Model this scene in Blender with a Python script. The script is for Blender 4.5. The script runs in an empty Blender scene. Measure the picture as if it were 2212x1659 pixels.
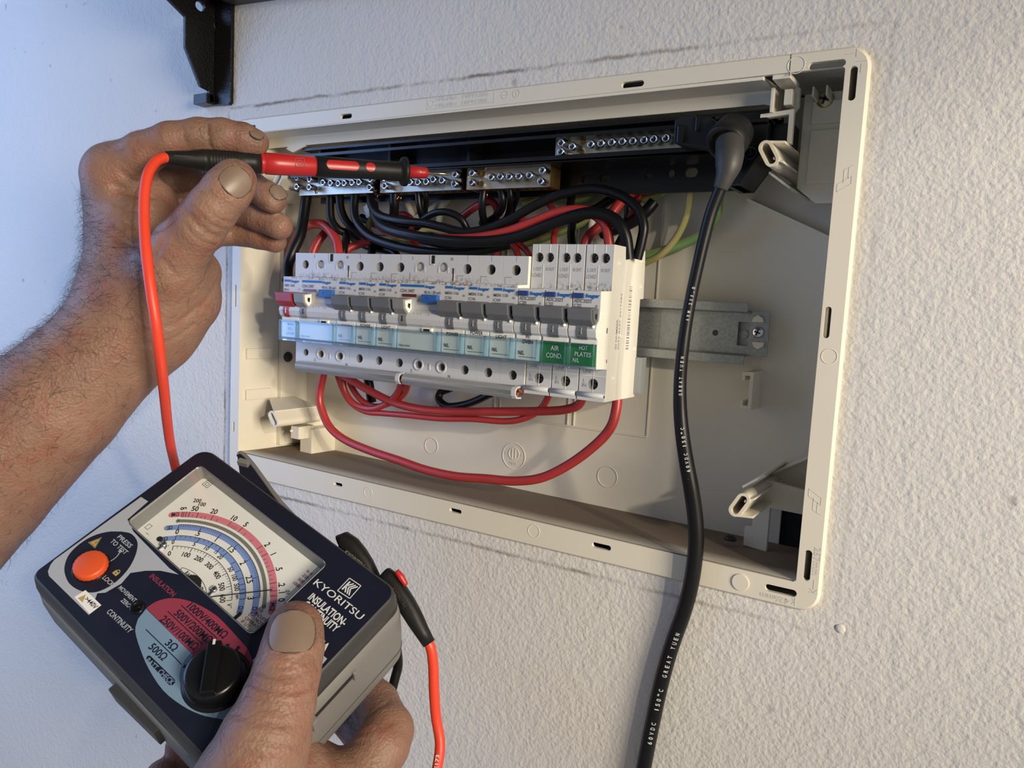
import bpy, bmesh, math, random
import numpy as np
from mathutils import Vector, Matrix, geometry
random.seed(7)
SC = bpy.context.scene
COL = SC.collection
S = 0.001                      # everything below is written in millimetres

# ------------------------------------------------------------------ camera
FPX = 1681.3533
CAM = np.array([501.5648, -394.3444, -125.7150])
RC = np.array([[0.8461763909915447, 0.5303882144475568, 0.05170935412144392],
               [0.09833293508818311, -0.060035242364124164, -0.9933410308404782],
               [-0.5237519920778034, 0.8456264610626925, -0.10295503457878619]])   # rows: right, down, forward
cam_d = bpy.data.cameras.new('camera'); cam = bpy.data.objects.new('camera', cam_d); COL.objects.link(cam)
cam_d.sensor_fit = 'HORIZONTAL'; cam_d.sensor_width = 36.0; cam_d.lens = FPX / 2212 * 36.0
cam_d.clip_start = 0.01; cam_d.clip_end = 50
mw = Matrix.Identity(4)
for i in range(3):
    mw[i][0] = RC[0][i]; mw[i][1] = -RC[1][i]; mw[i][2] = -RC[2][i]; mw[i][3] = CAM[i] * S
cam.matrix_world = mw
SC.camera = cam
SC.view_settings.view_transform = 'Standard'; SC.view_settings.look = 'None'
SC.view_settings.gamma = 1.0; SC.view_settings.use_curve_mapping = False
SC.view_settings.exposure = 0.0

# ------------------------------------------------------------------ world and lights
W = bpy.data.worlds.new('room_ambience'); SC.world = W; W.use_nodes = True
bg = W.node_tree.nodes['Background']; bg.inputs[0].default_value = (0.88, 0.93, 1.0, 1); bg.inputs[1].default_value = 0.225

def area(name, loc, target, size, power, color, size_y=None):
    l = bpy.data.lights.new(name, 'AREA'); l.energy = power; l.color = color
    l.shape = 'RECTANGLE'; l.size = size * S; l.size_y = (size_y or size) * S
    o = bpy.data.objects.new(name, l); COL.objects.link(o)
    o.location = Vector(loc) * S
    o.rotation_euler = (Vector(target) - Vector(loc)).to_track_quat('-Z', 'Y').to_euler()
    return o
def spot(name, loc, target, angle, blend, power, color, radius):
    l = bpy.data.lights.new(name, 'SPOT'); l.energy = power; l.color = color; l.spot_size = math.radians(angle); l.spot_blend = blend; l.shadow_soft_size = radius * S
    o = bpy.data.objects.new(name, l); COL.objects.link(o); o.location = Vector(loc) * S
    o.rotation_euler = (Vector(target) - Vector(loc)).to_track_quat('-Z', 'Y').to_euler()
    return o
spot('work_lamp', (1720, -940, 330), (190, 0, 80), 38.0, 0.6, 40.0, (1.0, 0.88, 0.70), 30)
area('room_lamp', (2500, -930, 100), (250, 0, -110), 700, 62.0, (1.0, 0.88, 0.71), 700)
area('window_daylight', (-640, -520, 20), (20, 0, -140), 480, 6.4, (0.30, 0.50, 1.0), 900)

# ------------------------------------------------------------------ pixel helpers: a ray of the survey camera cut by a real plane
def ray(u, v): return RC.T @ np.array([(u - 1106.0) / FPX, (v - 829.5) / FPX, 1.0])
def atY(u, v, y): d = ray(u, v); t = (y - CAM[1]) / d[1]; return CAM + t * d
def atX(u, v, x): d = ray(u, v); t = (x - CAM[0]) / d[0]; return CAM + t * d
def atZ(u, v, z): d = ray(u, v); t = (z - CAM[2]) / d[2]; return CAM + t * d
def atD(u, v, dep): return CAM + dep * ray(u, v)

# ------------------------------------------------------------------ materials
MATS = {}
def mat(name, col, rough=0.45, metal=0.0, bump=0.0, bscale=400.0, var=0.04, vscale=60.0, spec=0.5, sss=0.0, coat=0.0, rvar=0.08):
    m = bpy.data.materials.new(name); m.use_nodes = True; nt = m.node_tree; N = nt.nodes; Lk = nt.links
    b = N['Principled BSDF']
    tc = N.new('ShaderNodeTexCoord'); nz = N.new('ShaderNodeTexNoise'); nz.inputs['Scale'].default_value = vscale; nz.inputs['Detail'].default_value = 4
    Lk.new(tc.outputs['Object'], nz.inputs['Vector'])
    mx = N.new('ShaderNodeMix'); mx.data_type = 'RGBA'
    c = Vector(col[:3])
    mx.inputs['A'].default_value = (*(c * (1 - var)), 1); mx.inputs['B'].default_value = (*[min(1, x) for x in (c * (1 + var))], 1)
    Lk.new(nz.outputs['Fac'], mx.inputs['Factor']); Lk.new(mx.outputs['Result'], b.inputs['Base Color'])
    mr = N.new('ShaderNodeMapRange'); mr.inputs['To Min'].default_value = max(0.02, rough - rvar); mr.inputs['To Max'].default_value = min(1, rough + rvar)
    Lk.new(nz.outputs['Fac'], mr.inputs['Value']); Lk.new(mr.outputs['Result'], b.inputs['Roughness'])
    b.inputs['Metallic'].default_value = metal; b.inputs['Specular IOR Level'].default_value = spec
    if coat: b.inputs['Coat Weight'].default_value = coat; b.inputs['Coat Roughness'].default_value = 0.08
    if sss:
        b.inputs['Subsurface Weight'].default_value = sss; b.inputs['Subsurface Radius'].default_value = (1.0, 0.35, 0.2); b.inputs['Subsurface Scale'].default_value = 0.004
    if bump:
        n2 = N.new('ShaderNodeTexNoise'); n2.inputs['Scale'].default_value = bscale; n2.inputs['Detail'].default_value = 3
        Lk.new(tc.outputs['Object'], n2.inputs['Vector'])
        bp = N.new('ShaderNodeBump'); bp.inputs['Strength'].default_value = 1.0; bp.inputs['Distance'].default_value = bump * S
        Lk.new(n2.outputs['Fac'], bp.inputs['Height']); Lk.new(bp.outputs['Normal'], b.inputs['Normal'])
    m['parts'] = 0
    MATS[name] = m
    return m
def srgb(r, g, b):
    f = lambda x: (x / 12.92 if x <= 0.04045 else ((x + 0.055) / 1.055) ** 2.4)
    return tuple(f(v / 255.0) for v in (r, g, b))

M_cream = mat('cream_plastic', (0.74, 0.69, 0.57), 0.34, bump=0.02, bscale=900, var=0.03, vscale=25)
M_lid = mat('dusty_cream_plastic', (0.70, 0.66, 0.56), 0.45, bump=0.03, bscale=900, var=0.05, vscale=25)
M_grey = mat('light_grey_plastic', (0.56, 0.575, 0.60), 0.40, bump=0.012, bscale=1500, var=0.02)
def soiled(m):      # grimy dust settled on the ledge under the upper terminals
    nt = m.node_tree; N = nt.nodes; Lk = nt.links; b = N['Principled BSDF']; src = b.inputs['Base Color'].links[0].from_socket
    tc = N.new('ShaderNodeTexCoord'); sx = N.new('ShaderNodeSeparateXYZ'); Lk.new(tc.outputs['Object'], sx.inputs[0])
    def rng(v, a, b_): r = N.new('ShaderNodeMapRange'); r.inputs['From Min'].default_value = a; r.inputs['From Max'].default_value = b_; Lk.new(v, r.inputs['Value']); return r.outputs[0]
    def mul(a, b_): q = N.new('ShaderNodeMath'); q.operation = 'MULTIPLY'; Lk.new(a, q.inputs[0]); Lk.new(b_, q.inputs[1]); return q.outputs[0]
    n = N.new('ShaderNodeTexNoise'); n.inputs['Scale'].default_value = 520; n.inputs['Detail'].default_value = 4; Lk.new(tc.outputs['Object'], n.inputs['Vector'])
    n2 = N.new('ShaderNodeTexNoise'); n2.inputs['Scale'].default_value = 40; Lk.new(tc.outputs['Object'], n2.inputs['Vector'])
    f = mul(mul(rng(sx.outputs[2], -.1105, -.1158), rng(sx.outputs[2], -.1172, -.1164)), mul(rng(n.outputs['Fac'], .44, .66), rng(n2.outputs['Fac'], .35, .6)))
    x = N.new('ShaderNodeMix'); x.data_type = 'RGBA'; Lk.new(f, x.inputs['Factor']); Lk.new(src, x.inputs['A']); x.inputs['B'].default_value = (.10,.075,.06,1); Lk.new(x.outputs['Result'], b.inputs['Base Color'])
soiled(M_grey)
M_side = mat('white_grey_plastic', (0.82, 0.79, 0.70), 0.45, bump=0.02, bscale=1200, var=0.03)
M_toggle = mat('slate_grey_plastic', (0.13, 0.138, 0.15), 0.42, bump=0.02, bscale=1500, var=0.04)
M_tlight = mat('mid_grey_plastic', (0.235, 0.24, 0.245), 0.42, bump=0.02, bscale=1500)
M_redtog = mat('dark_red_plastic', (0.34, 0.02, 0.025), 0.38)
M_blue = mat('blue_plastic', (0.02, 0.11, 0.40), 0.35)
M_dblue = mat('dark_blue_plastic', (0.015, 0.05, 0.20), 0.35)
M_maroon = mat('maroon_window', (0.13, 0.02, 0.02), 0.25)
M_inkblue = mat('blue_print', (0.01, 0.13, 0.44), 0.45)
M_inkgrey = mat('grey_print', (0.16, 0.16, 0.17), 0.5)
M_inkpale = mat('pale_grey_print', (0.30, 0.30, 0.31), 0.5)
M_inkblack = mat('black_print', (0.010, 0.010, 0.012), 0.5)
M_inkwhite = mat('white_print', (0.60, 0.61, 0.61), 0.5)
M_cardgrey = mat('grey_label_card', (0.62, 0.65, 0.65), 0.6)
M_cardwhite = mat('white_label_card', (0.74, 0.73, 0.70), 0.6)
M_cardgreen = mat('green_label_card', (0.012, 0.16, 0.045), 0.5)
M_brass = mat('tinned_brass', (0.56, 0.52, 0.42), 0.36, metal=0.85, bump=0.05, bscale=500, var=0.22, vscale=180)
M_brassdark = mat('raw_brass', (0.32, 0.20, 0.07), 0.42, metal=0.9, bump=0.04, bscale=500, var=0.25, vscale=120)
M_screw = mat('zinc_screw', (0.72, 0.74, 0.78), 0.20, metal=1.0, var=0.1, vscale=600)
M_recess = mat('screw_recess', (0.05, 0.05, 0.05), 0.5, metal=0.6)
M_galv = mat('galvanised_steel', (0.36, 0.375, 0.365), 0.46, metal=0.7, bump=0.02, bscale=1500, var=0.42, vscale=700, rvar=.16)
M_copper = mat('copper', (0.75, 0.30, 0.14), 0.28, metal=1.0)
M_black = mat('black_plastic', (0.006, 0.006, 0.007), 0.25, spec=0.4, bump=0.015, bscale=600, var=0.2)
M_blackmat = mat('black_rubber', (0.011, 0.011, 0.011), 0.48, spec=0.3, bump=0.03, bscale=700, var=0.2)
M_void = mat('unlit_cavity', (0.008, 0.008, 0.008), 0.9)
M_wred = mat('red_insulation', (0.40, 0.034, 0.032), 0.36, bump=0.02, bscale=300, var=0.12, vscale=40)
M_wblack = mat('black_insulation', (0.006, 0.006, 0.007), 0.36, spec=0.32, bump=0.02, bscale=300, var=0.2)
M_wgreen = mat('green_insulation', (0.20, 0.36, 0.12), 0.4, var=0.1)
M_wyellow = mat('yellow_insulation', (0.48, 0.42, 0.16), 0.4, var=0.1)
M_lead = mat('orange_red_silicone', (0.72, 0.055, 0.022), 0.42, bump=0.02, bscale=300, var=0.05)
M_probered = mat('bright_red_plastic', (0.46, 0.020, 0.022), 0.34, bump=0.02, bscale=900, var=0.04)
M_steelbr = mat('hammered_black_enamel', (0.006, 0.0055, 0.0055), 0.33, bump=0.30, bscale=620, var=0.95, vscale=900, spec=0.35)
M_shelf = mat('dark_shelf_board', (0.05, 0.045, 0.042), 0.5)
M_navy = mat('navy_face', (0.006, 0.008, 0.020), 0.42, bump=0.01, bscale=1200, var=0.1)
M_bezel = mat('charcoal_bezel', (0.036, 0.036, 0.036), 0.45, bump=0.04, bscale=900, var=0.08)
M_case = mat('warm_grey_case', (0.175, 0.17, 0.16), 0.5, bump=0.04, bscale=700, var=0.05)
M_silver = mat('silver_grey_print', (0.36, 0.385, 0.43), 0.4)
M_rose = mat('rose_print', (0.26, 0.036, 0.062), 0.42)
M_sky = mat('pale_blue_print', (0.16, 0.25, 0.35), 0.42)
M_pink = mat('pink_scale', (0.66, 0.20, 0.25), 0.5)
M_peri = mat('periwinkle_scale', (0.20, 0.30, 0.62), 0.5)
M_dial = mat('white_dial', (0.80, 0.80, 0.77), 0.45, var=0.01)
M_mirror = mat('mirror_band', (0.30, 0.30, 0.27), 0.35, metal=0.4)
M_orange = mat('orange_button', (0.66, 0.085, 0.018), 0.42, bump=0.02)
M_chrome = mat('bright_trim', (0.55, 0.55, 0.55), 0.18, metal=0.9)
M_yellow = mat('warning_yellow', (0.42, 0.32, 0.10), 0.5)
M_nail = mat('fingernail', (0.21, 0.150, 0.112), 0.40, bump=0.05, bscale=260, var=0.12, vscale=90, sss=0.05)
M_dirt = mat('ingrained_dirt', (0.085, 0.05, 0.035), 0.7)
M_hair = mat('body_hair', (0.055, 0.035, 0.025), 0.5)
M_gold = mat('gold_pin', (0.85, 0.62, 0.28), 0.18, metal=1.0)

def clear_mat(name, tint, gloss, rough=0.16):
    m = bpy.data.materials.new(name); m.use_nodes = True; N = m.node_tree.nodes; Lk = m.node_tree.links
    N.remove(N['Principled BSDF'])
    t = N.new('ShaderNodeBsdfTransparent'); t.inputs[0].default_value = (*tint, 1)
    g = N.new('ShaderNodeBsdfGlossy'); g.inputs[0].default_value = (0.9, 0.95, 1, 1); g.inputs['Roughness'].default_value = rough
    fr = N.new('ShaderNodeFresnel'); fr.inputs[0].default_value = 1.45
    mu = N.new('ShaderNodeMath'); mu.operation = 'MULTIPLY'; mu.inputs[1].default_value = gloss
    Lk.new(fr.outputs[0], mu.inputs[0])
    x = N.new('ShaderNodeMixShader'); Lk.new(mu.outputs[0], x.inputs[0]); Lk.new(t.outputs[0], x.inputs[1]); Lk.new(g.outputs[0], x.inputs[2])
    Lk.new(x.outputs[0], N['Material Output'].inputs['Surface'])
    return m
M_clear = clear_mat('clear_blue_tint_plastic', (0.95, 0.985, 0.99), 0.22, 0.3)
M_edge = clear_mat('clear_plastic_edge', (0.84, 0.93, 0.96), 0.9)
M_glass = clear_mat('clear_window', (0.95, 0.96, 0.96), 0.8)

# ------------------------------------------------------------------ mesh builder
class MB:
    def __init__(s, xf=None): s.v = []; s.f = []; s.m = []; s.s = []; s.xf = xf
    def add(s, verts, faces, mi=0, smooth=False):
        o = len(s.v); s.v += [tuple(p) for p in verts]
        for f in faces: s.f.append(tuple(i + o for i in f)); s.m.append(mi); s.s.append(smooth)
        return s
    def box(s, x0, x1, y0, y1, z0, z1, mi=0):
        return s.add([(x0,y0,z0),(x1,y0,z0),(x1,y1,z0),(x0,y1,z0),(x0,y0,z1),(x1,y0,z1),(x1,y1,z1),(x0,y1,z1)],
                     [(0,3,2,1),(4,5,6,7),(0,1,5,4),(1,2,6,5),(2,3,7,6),(3,0,4,7)], mi)
    def obox(s, c, ax, ay, az, mi=0):   # oriented box: centre and three half-axis vectors
        c, ax, ay, az = map(np.asarray, (c, ax, ay, az))
        P = [c + a*ax + b*ay + d*az for d in (-1,1) for (a,b) in ((-1,-1),(1,-1),(1,1),(-1,1))]
        return s.add(P, [(0,3,2,1),(4,5,6,7),(0,1,5,4),(1,2,6,5),(2,3,7,6),(3,0,4,7)], mi)
    def prism(s, poly, axis, a, b, mi=0, smooth=False):
        f3 = {'x': lambda p,t: (t,p[0],p[1]), 'y': lambda p,t: (p[0],t,p[1]), 'z': lambda p,t: (p[0],p[1],t)}[axis]
        n = len(poly)
        s.add([f3(p,a) for p in poly] + [f3(p,b) for p in poly], [tuple(range(n))[::-1], tuple(range(n,2*n))], mi)
        s.add([f3(p,a) for p in poly] + [f3(p,b) for p in poly], [(i,(i+1)%n,n+(i+1)%n,n+i) for i in range(n)], mi, smooth)
        return s
    def plate(s, outer, holes, axis, a, b, mi=0, back=True):
        pts = [Vector(p) for p in outer]; edges = []; n = len(outer)
        edges += [(i,(i+1)%n) for i in range(n)]
        for h in holes:
            o = len(pts); pts += [Vector(p) for p in h]; edges += [(o+i, o+(i+1)%len(h)) for i in range(len(h))]
        vo, eo, fo, *_ = geometry.delaunay_2d_cdt(pts, edges, [], 0, 1e-6)
        def inside(p, poly):
            c = False; j = len(poly)-1
            for i in range(len(poly)):
                if (poly[i][1] > p[1]) != (poly[j][1] > p[1]) and p[0] < (poly[j][0]-poly[i][0])*(p[1]-poly[i][1])/(poly[j][1]-poly[i][1])+poly[i][0]: c = not c
                j = i
            return c
        tri = []
        for f in fo:
            c = sum((vo[i] for i in f), Vector((0,0)))/len(f)
            if inside(c, outer) and not any(inside(c, h) for h in holes): tri.append(tuple(f))
        f3 = {'x': lambda p,t: (t,p[0],p[1]), 'y': lambda p,t: (p[0],t,p[1]), 'z': lambda p,t: (p[0],p[1],t)}[axis]
        s.add([f3(p,a) for p in vo], tri, mi)
        if back: s.add([f3(p,b) for p in vo], [t[::-1] for t in tri], mi)
        for loop in [outer] + list(holes):
            k = len(loop)
            s.add([f3(p,a) for p in loop] + [f3(p,b) for p in loop], [(i,(i+1)%k,k+(i+1)%k,k+i) for i in range(k)], mi)
        return s
    def lathe(s, p0, d, prof, n=24, mi=0, smooth=True):
        p0 = np.array(p0, float); d = np.array(d, float); d /= np.linalg.norm(d)
        a = np.cross(d, [0,0,1.]) if abs(d[2]) < .9 else np.cross(d, [1.,0,0]); a /= np.linalg.norm(a); b = np.cross(d, a)
        V = []; F = []
        for (t, r) in prof:
            for k in range(n):
                th = 2*math.pi*k/n; V.append(p0 + d*t + (a*math.cos(th)+b*math.sin(th))*r)
        for i in range(len(prof)-1):
            for k in range(n):
                F.append((i*n+k, i*n+(k+1)%n, (i+1)*n+(k+1)%n, (i+1)*n+k))
        s.add(V, F, mi, smooth)
        if prof[0][1] > 1e-6: s.add(V[:n], [tuple(range(n))[::-1]], mi)
        if prof[-1][1] > 1e-6: s.add(V[-n:], [tuple(range(n))], mi)
        return s
    def cyl(s, p0, p1, r, r1=None, n=20, mi=0):
        d = np.array(p1, float) - np.array(p0, float)
        return s.lathe(p0, d, [(0, r), (np.linalg.norm(d), r if r1 is None else r1)], n, mi)
    def ball(s, c, r, n=12, mi=0, sc=(1,1,1)):
        V = []; F = []
        for i in range(n//2+1):
            ph = math.pi*i/(n//2)
            for k in range(n):
                th = 2*math.pi*k/n
                V.append((c[0]+r*sc[0]*math.sin(ph)*math.cos(th), c[1]+r*sc[1]*math.sin(ph)*math.sin(th), c[2]+r*sc[2]*math.cos(ph)))
        for i in range(n//2):
            for k in range(n): F.append((i*n+k, (i+1)*n+k, (i+1)*n+(k+1)%n, i*n+(k+1)%n))
        return s.add(V, F, mi, True)
    def tube(s, pts, r, n=12, sub=7, mi=0, stripe=None, caps=True):
        P = smooth_path(pts, sub); m = len(P)
        R = np.array([r]*m) if np.isscalar(r) else np.interp(np.linspace(0,1,m), np.linspace(0,1,len(r)), r)
        T = np.gradient(P, axis=0); T /= np.linalg.norm(T, axis=1)[:,None] + 1e-12
        a = np.cross(T[0], [0.3,0.9,0.1]); a /= np.linalg.norm(a)
        V = []; F = []
        for i in range(m):
            a = a - T[i]*(a@T[i]); a /= np.linalg.norm(a); b = np.cross(T[i], a)
            for k in range(n):
                th = 2*math.pi*k/n; V.append(P[i] + (a*math.cos(th)+b*math.sin(th))*R[i])
        o = len(s.v); s.v += [tuple(p) for p in V]
        for i in range(m-1):
            for k in range(n):
                s.f.append((o+i*n+k, o+i*n+(k+1)%n, o+(i+1)*n+(k+1)%n, o+(i+1)*n+k)); s.s.append(True)
                s.m.append(mi if stripe is None or not (k % n in stripe) else mi+1)
        if caps: s.add(V[:n], [tuple(range(n))[::-1]], mi); s.add(V[-n:], [tuple(range(n))], mi)
        return s
    def ring(s, c, ex, ey, r, w, n=36, mi=0, a0=0, a1=360, lift=0.0):   # flat ring or arc band in the plane ex, ey
        c, ex, ey = map(np.asarray, (c, ex, ey)); nz = np.cross(ex, ey)
        k = max(3, int(n*abs(a1-a0)/360)); V = []
        for i in range(k+1):
            t = math.radians(a0+(a1-a0)*i/k); d = ex*math.cos(t)+ey*math.sin(t)
            V += [c+d*(r-w/2)+nz*lift, c+d*(r+w/2)+nz*lift]
        return s.add(V, [(2*i, 2*i+1, 2*i+3, 2*i+2) for i in range(k)], mi)
    def ridge_ring(s, c, ex, ey, r, w, h, n=32, mi=0):                   # raised ring with a rounded crest
        c, ex, ey = map(np.asarray, (c, ex, ey)); nz = np.cross(ex, ey); nz = nz/np.linalg.norm(nz)
        V = []; pr = [(-w/2, 0), (-w/4, h), (w/4, h), (w/2, 0)]
        for i in range(n):
            t = 2*math.pi*i/n; d = ex*math.cos(t)+ey*math.sin(t)
            V += [c+d*(r+a)+nz*b for a, b in pr]
        F = [(4*i+j, 4*i+j+1, 4*((i+1)%n)+j+1, 4*((i+1)%n)+j) for i in range(n) for j in range(3)]
        return s.add(V, F, mi, True)
    def quad(s, a, b, c, d, mi=0): return s.add([a,b,c,d], [(0,1,2,3)], mi)
    def text(s, body, h, o, ex, ey, w=None, align='CENTER', mi=0, lift=0.0, shear=0.0, thick=0.0, bold=0.016):
        V, F = glyphs(body, bold)
        if len(V) == 0: return s
        mn = V.min(0); mx = V.max(0)
        k = h/0.69; kx = k if w is None else w/(mx[0]-mn[0])
        cx = {'CENTER': (mn[0]+mx[0])/2, 'LEFT': mn[0], 'RIGHT': mx[0]}[align]
        o, ex, ey = map(lambda q: np.asarray(q, float), (o, ex, ey)); nz = np.cross(ex, ey)
        P = [o + ex*((p[0]-cx)*kx + shear*(p[1]*k)) + ey*((p[1]-0.35)*k) + nz*(lift+thick) for p in V]
        return s.add(P, F, mi)
    def build(s, name, mats, parent=None, bevel=0.0, label=None, seg=2, kind=None, recalc=True):
        me = bpy.data.meshes.new(name)
        V = np.array(s.v, float)
        if s.xf is not None: V = V @ s.xf[0].T + s.xf[1]
        me.from_pydata((V*S).tolist(), [], s.f)
        if not isinstance(mats, (list, tuple)): mats = [mats]
        for m in mats: me.materials.append(m)
        me.polygons.foreach_set('material_index', [min(i, len(mats)-1) for i in s.m]); me.polygons.foreach_set('use_smooth', s.s)
        if bevel or recalc:
            bm = bmesh.new(); bm.from_mesh(me)
            if bevel or recalc: bmesh.ops.remove_doubles(bm, verts=bm.verts, dist=1e-7)
            bmesh.ops.recalc_face_normals(bm, faces=bm.faces)
            if bevel:
                ed = [e for e in bm.edges if len(e.link_faces) == 2 and e.calc_face_angle(0) > 0.5]
                r = bmesh.ops.bevel(bm, geom=ed, offset=bevel*S, segments=seg, profile=0.6, affect='EDGES', clamp_overlap=True)
            bm.to_mesh(me); bm.free()
        return link(name, me, parent, label, kind)

def link(name, me, parent=None, label=None, kind=None):
    o = bpy.data.objects.new(name, me); COL.objects.link(o)
    if parent is not None:
        o.parent = parent
        if parent.type == 'EMPTY': o.matrix_parent_inverse = parent.matrix_basis.inverted()
    if label: o['label'] = label
    if kind: o['kind'] = kind
    return o
def inst(o0, name, loc, parent, label=None):        # a copy sharing mesh data, moved to loc (mm)
    o = o0.copy(); COL.objects.link(o); o.name = name
    o.parent = parent; o.matrix_parent_inverse = parent.matrix_basis.inverted() if parent.type == 'EMPTY' else Matrix.Identity(4)
    o.location = Vector(loc)*S
    return o
def thing(name, label, cat, loc, group=None):
    o = bpy.data.objects.new(name, None); COL.objects.link(o); o.location = Vector([float(x) for x in loc])*S
    o.empty_display_size = 0.01
    return tag(o, label, cat, group)
def tag(o, label, cat, group=None):
    o['label'] = label; o['category'] = cat
    if group: o['group'] = group
    return o
def smooth_path(pts, sub):
    P = [np.asarray(p, float) for p in pts]
    if len(P) < 3 or sub <= 1: return np.array(P)
    Q = [2*P[0]-P[1]] + P + [2*P[-1]-P[-2]]; out = []
    for i in range(1, len(Q)-2):
        for k in range(sub):
            t = k/sub
            out.append(0.5*((2*Q[i]) + (-Q[i-1]+Q[i+1])*t + (2*Q[i-1]-5*Q[i]+4*Q[i+1]-Q[i+2])*t*t + (-Q[i-1]+3*Q[i]-3*Q[i+1]+Q[i+2])*t**3))
    out.append(P[-1]); return np.array(out)
_G = {}
def glyphs(body, bold):
    key = (body, bold)
    if key not in _G:
        cu = bpy.data.curves.new('print', 'FONT'); cu.body = body; cu.size = 1.0; cu.resolution_u = 3; cu.offset = bold
        ob = bpy.data.objects.new('print', cu)
        me = ob.to_mesh()
        V = np.array([v.co[:2] for v in me.vertices]) if len(me.vertices) else np.zeros((0,2))
        _G[key] = (V, [tuple(p.vertices) for p in me.polygons])
        ob.to_mesh_clear(); bpy.data.objects.remove(ob); bpy.data.curves.remove(cu)
    return _G[key]
def rrect(x0, x1, z0, z1, r, n=6):
    out = []
    for cx, cz, a in ((x1-r,z1-r,0),(x0+r,z1-r,90),(x0+r,z0+r,180),(x1-r,z0+r,270)):
        for k in range(n+1):
            t = math.radians(a+90*k/n); out.append((cx+r*math.cos(t), cz+r*math.sin(t)))
    return out
def slot(cx, cz, w, h, n=6): return rrect(cx-w/2, cx+w/2, cz-h/2, cz+h/2, min(w,h)/2-1e-3, n)
def circle(cx, cz, r, n=16, rz=None): return [(cx+r*math.cos(2*math.pi*k/n), cz+(rz or r)*math.sin(2*math.pi*k/n)) for k in range(n)]
EX = np.array([1.,0,0]); EZ = np.array([0,0,1.]); EY = np.array([0,1.,0])
# ------------------------------------------------------------------ the setting
def wall_material():
    m = bpy.data.materials.new('painted_stucco_wall'); m.use_nodes = True; N = m.node_tree.nodes; Lk = m.node_tree.links
    b = N['Principled BSDF']; b.inputs['Roughness'].default_value = 0.62; b.inputs['Specular IOR Level'].default_value = 0.3
    tc = N.new('ShaderNodeTexCoord'); sx = N.new('ShaderNodeSeparateXYZ'); Lk.new(tc.outputs['Object'], sx.inputs[0])
    def math_(op, a, bb=None):
        n = N.new('ShaderNodeMath'); n.operation = op
        for i, q in enumerate((a, bb)):
            if q is None: continue
            if isinstance(q, (int, float)): n.inputs[i].default_value = q
            else: Lk.new(q, n.inputs[i])
        return n.outputs[0]
    def noise(scale, det=3, rough=0.5):
        n = N.new('ShaderNodeTexNoise'); n.inputs['Scale'].default_value = scale; n.inputs['Detail'].default_value = det; n.inputs['Roughness'].default_value = rough
        Lk.new(tc.outputs['Object'], n.inputs['Vector']); return n.outputs['Fac']
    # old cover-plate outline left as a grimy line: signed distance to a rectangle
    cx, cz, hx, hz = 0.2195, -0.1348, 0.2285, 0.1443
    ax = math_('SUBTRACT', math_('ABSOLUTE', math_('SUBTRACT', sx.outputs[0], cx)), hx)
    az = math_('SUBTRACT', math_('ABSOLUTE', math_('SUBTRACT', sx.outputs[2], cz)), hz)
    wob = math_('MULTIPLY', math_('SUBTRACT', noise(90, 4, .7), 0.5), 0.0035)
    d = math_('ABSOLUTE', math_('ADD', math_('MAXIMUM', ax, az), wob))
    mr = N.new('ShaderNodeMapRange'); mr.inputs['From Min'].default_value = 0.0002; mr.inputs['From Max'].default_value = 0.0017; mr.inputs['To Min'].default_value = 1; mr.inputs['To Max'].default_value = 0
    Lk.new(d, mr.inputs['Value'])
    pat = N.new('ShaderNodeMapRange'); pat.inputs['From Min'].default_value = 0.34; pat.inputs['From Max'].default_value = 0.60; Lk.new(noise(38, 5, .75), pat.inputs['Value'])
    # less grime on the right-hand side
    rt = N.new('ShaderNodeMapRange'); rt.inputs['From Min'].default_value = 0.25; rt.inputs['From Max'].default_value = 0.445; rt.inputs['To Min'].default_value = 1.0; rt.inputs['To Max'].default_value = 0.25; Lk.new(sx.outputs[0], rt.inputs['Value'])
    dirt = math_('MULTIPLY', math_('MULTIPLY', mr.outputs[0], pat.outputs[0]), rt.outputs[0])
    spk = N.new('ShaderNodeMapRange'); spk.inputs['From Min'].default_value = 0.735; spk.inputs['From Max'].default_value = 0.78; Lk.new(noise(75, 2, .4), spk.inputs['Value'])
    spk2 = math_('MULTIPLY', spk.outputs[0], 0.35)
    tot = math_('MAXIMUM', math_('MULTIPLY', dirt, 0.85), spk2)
    base = N.new('ShaderNodeMix'); base.data_type = 'RGBA'
    base.inputs['A'].default_value = (0.655, 0.63, 0.585, 1); base.inputs['B'].default_value = (0.70, 0.675, 0.63, 1); Lk.new(noise(9, 4), base.inputs['Factor'])
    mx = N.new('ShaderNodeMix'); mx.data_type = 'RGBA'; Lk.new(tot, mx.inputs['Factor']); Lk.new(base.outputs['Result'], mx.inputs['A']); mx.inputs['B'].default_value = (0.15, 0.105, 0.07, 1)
    Lk.new(mx.outputs['Result'], b.inputs['Base Color'])
    h = math_('ADD', noise(430, 2, .5), math_('MULTIPLY', noise(170, 2, .5), 0.9))
    bp = N.new('ShaderNodeBump'); bp.inputs['Distance'].default_value = 0.0010; bp.inputs['Strength'].default_value = 0.62
    Lk.new(h, bp.inputs['Height']); Lk.new(bp.outputs['Normal'], b.inputs['Normal'])
    return m
M_wall = wall_material()

mb = MB()
mb.plate([(-900,-1100),(1500,-1100),(1500,900),(-900,900)], [rrect(2.6,437.4,-267,-2.6,5)], 'y', 3, 75, back=False)
mb.quad((0,75,-270),(440,75,-270),(440,75,0),(0,75,0), 1)
o = mb.build('wall_back', [M_wall, M_void], kind='structure', recalc=False)
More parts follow.
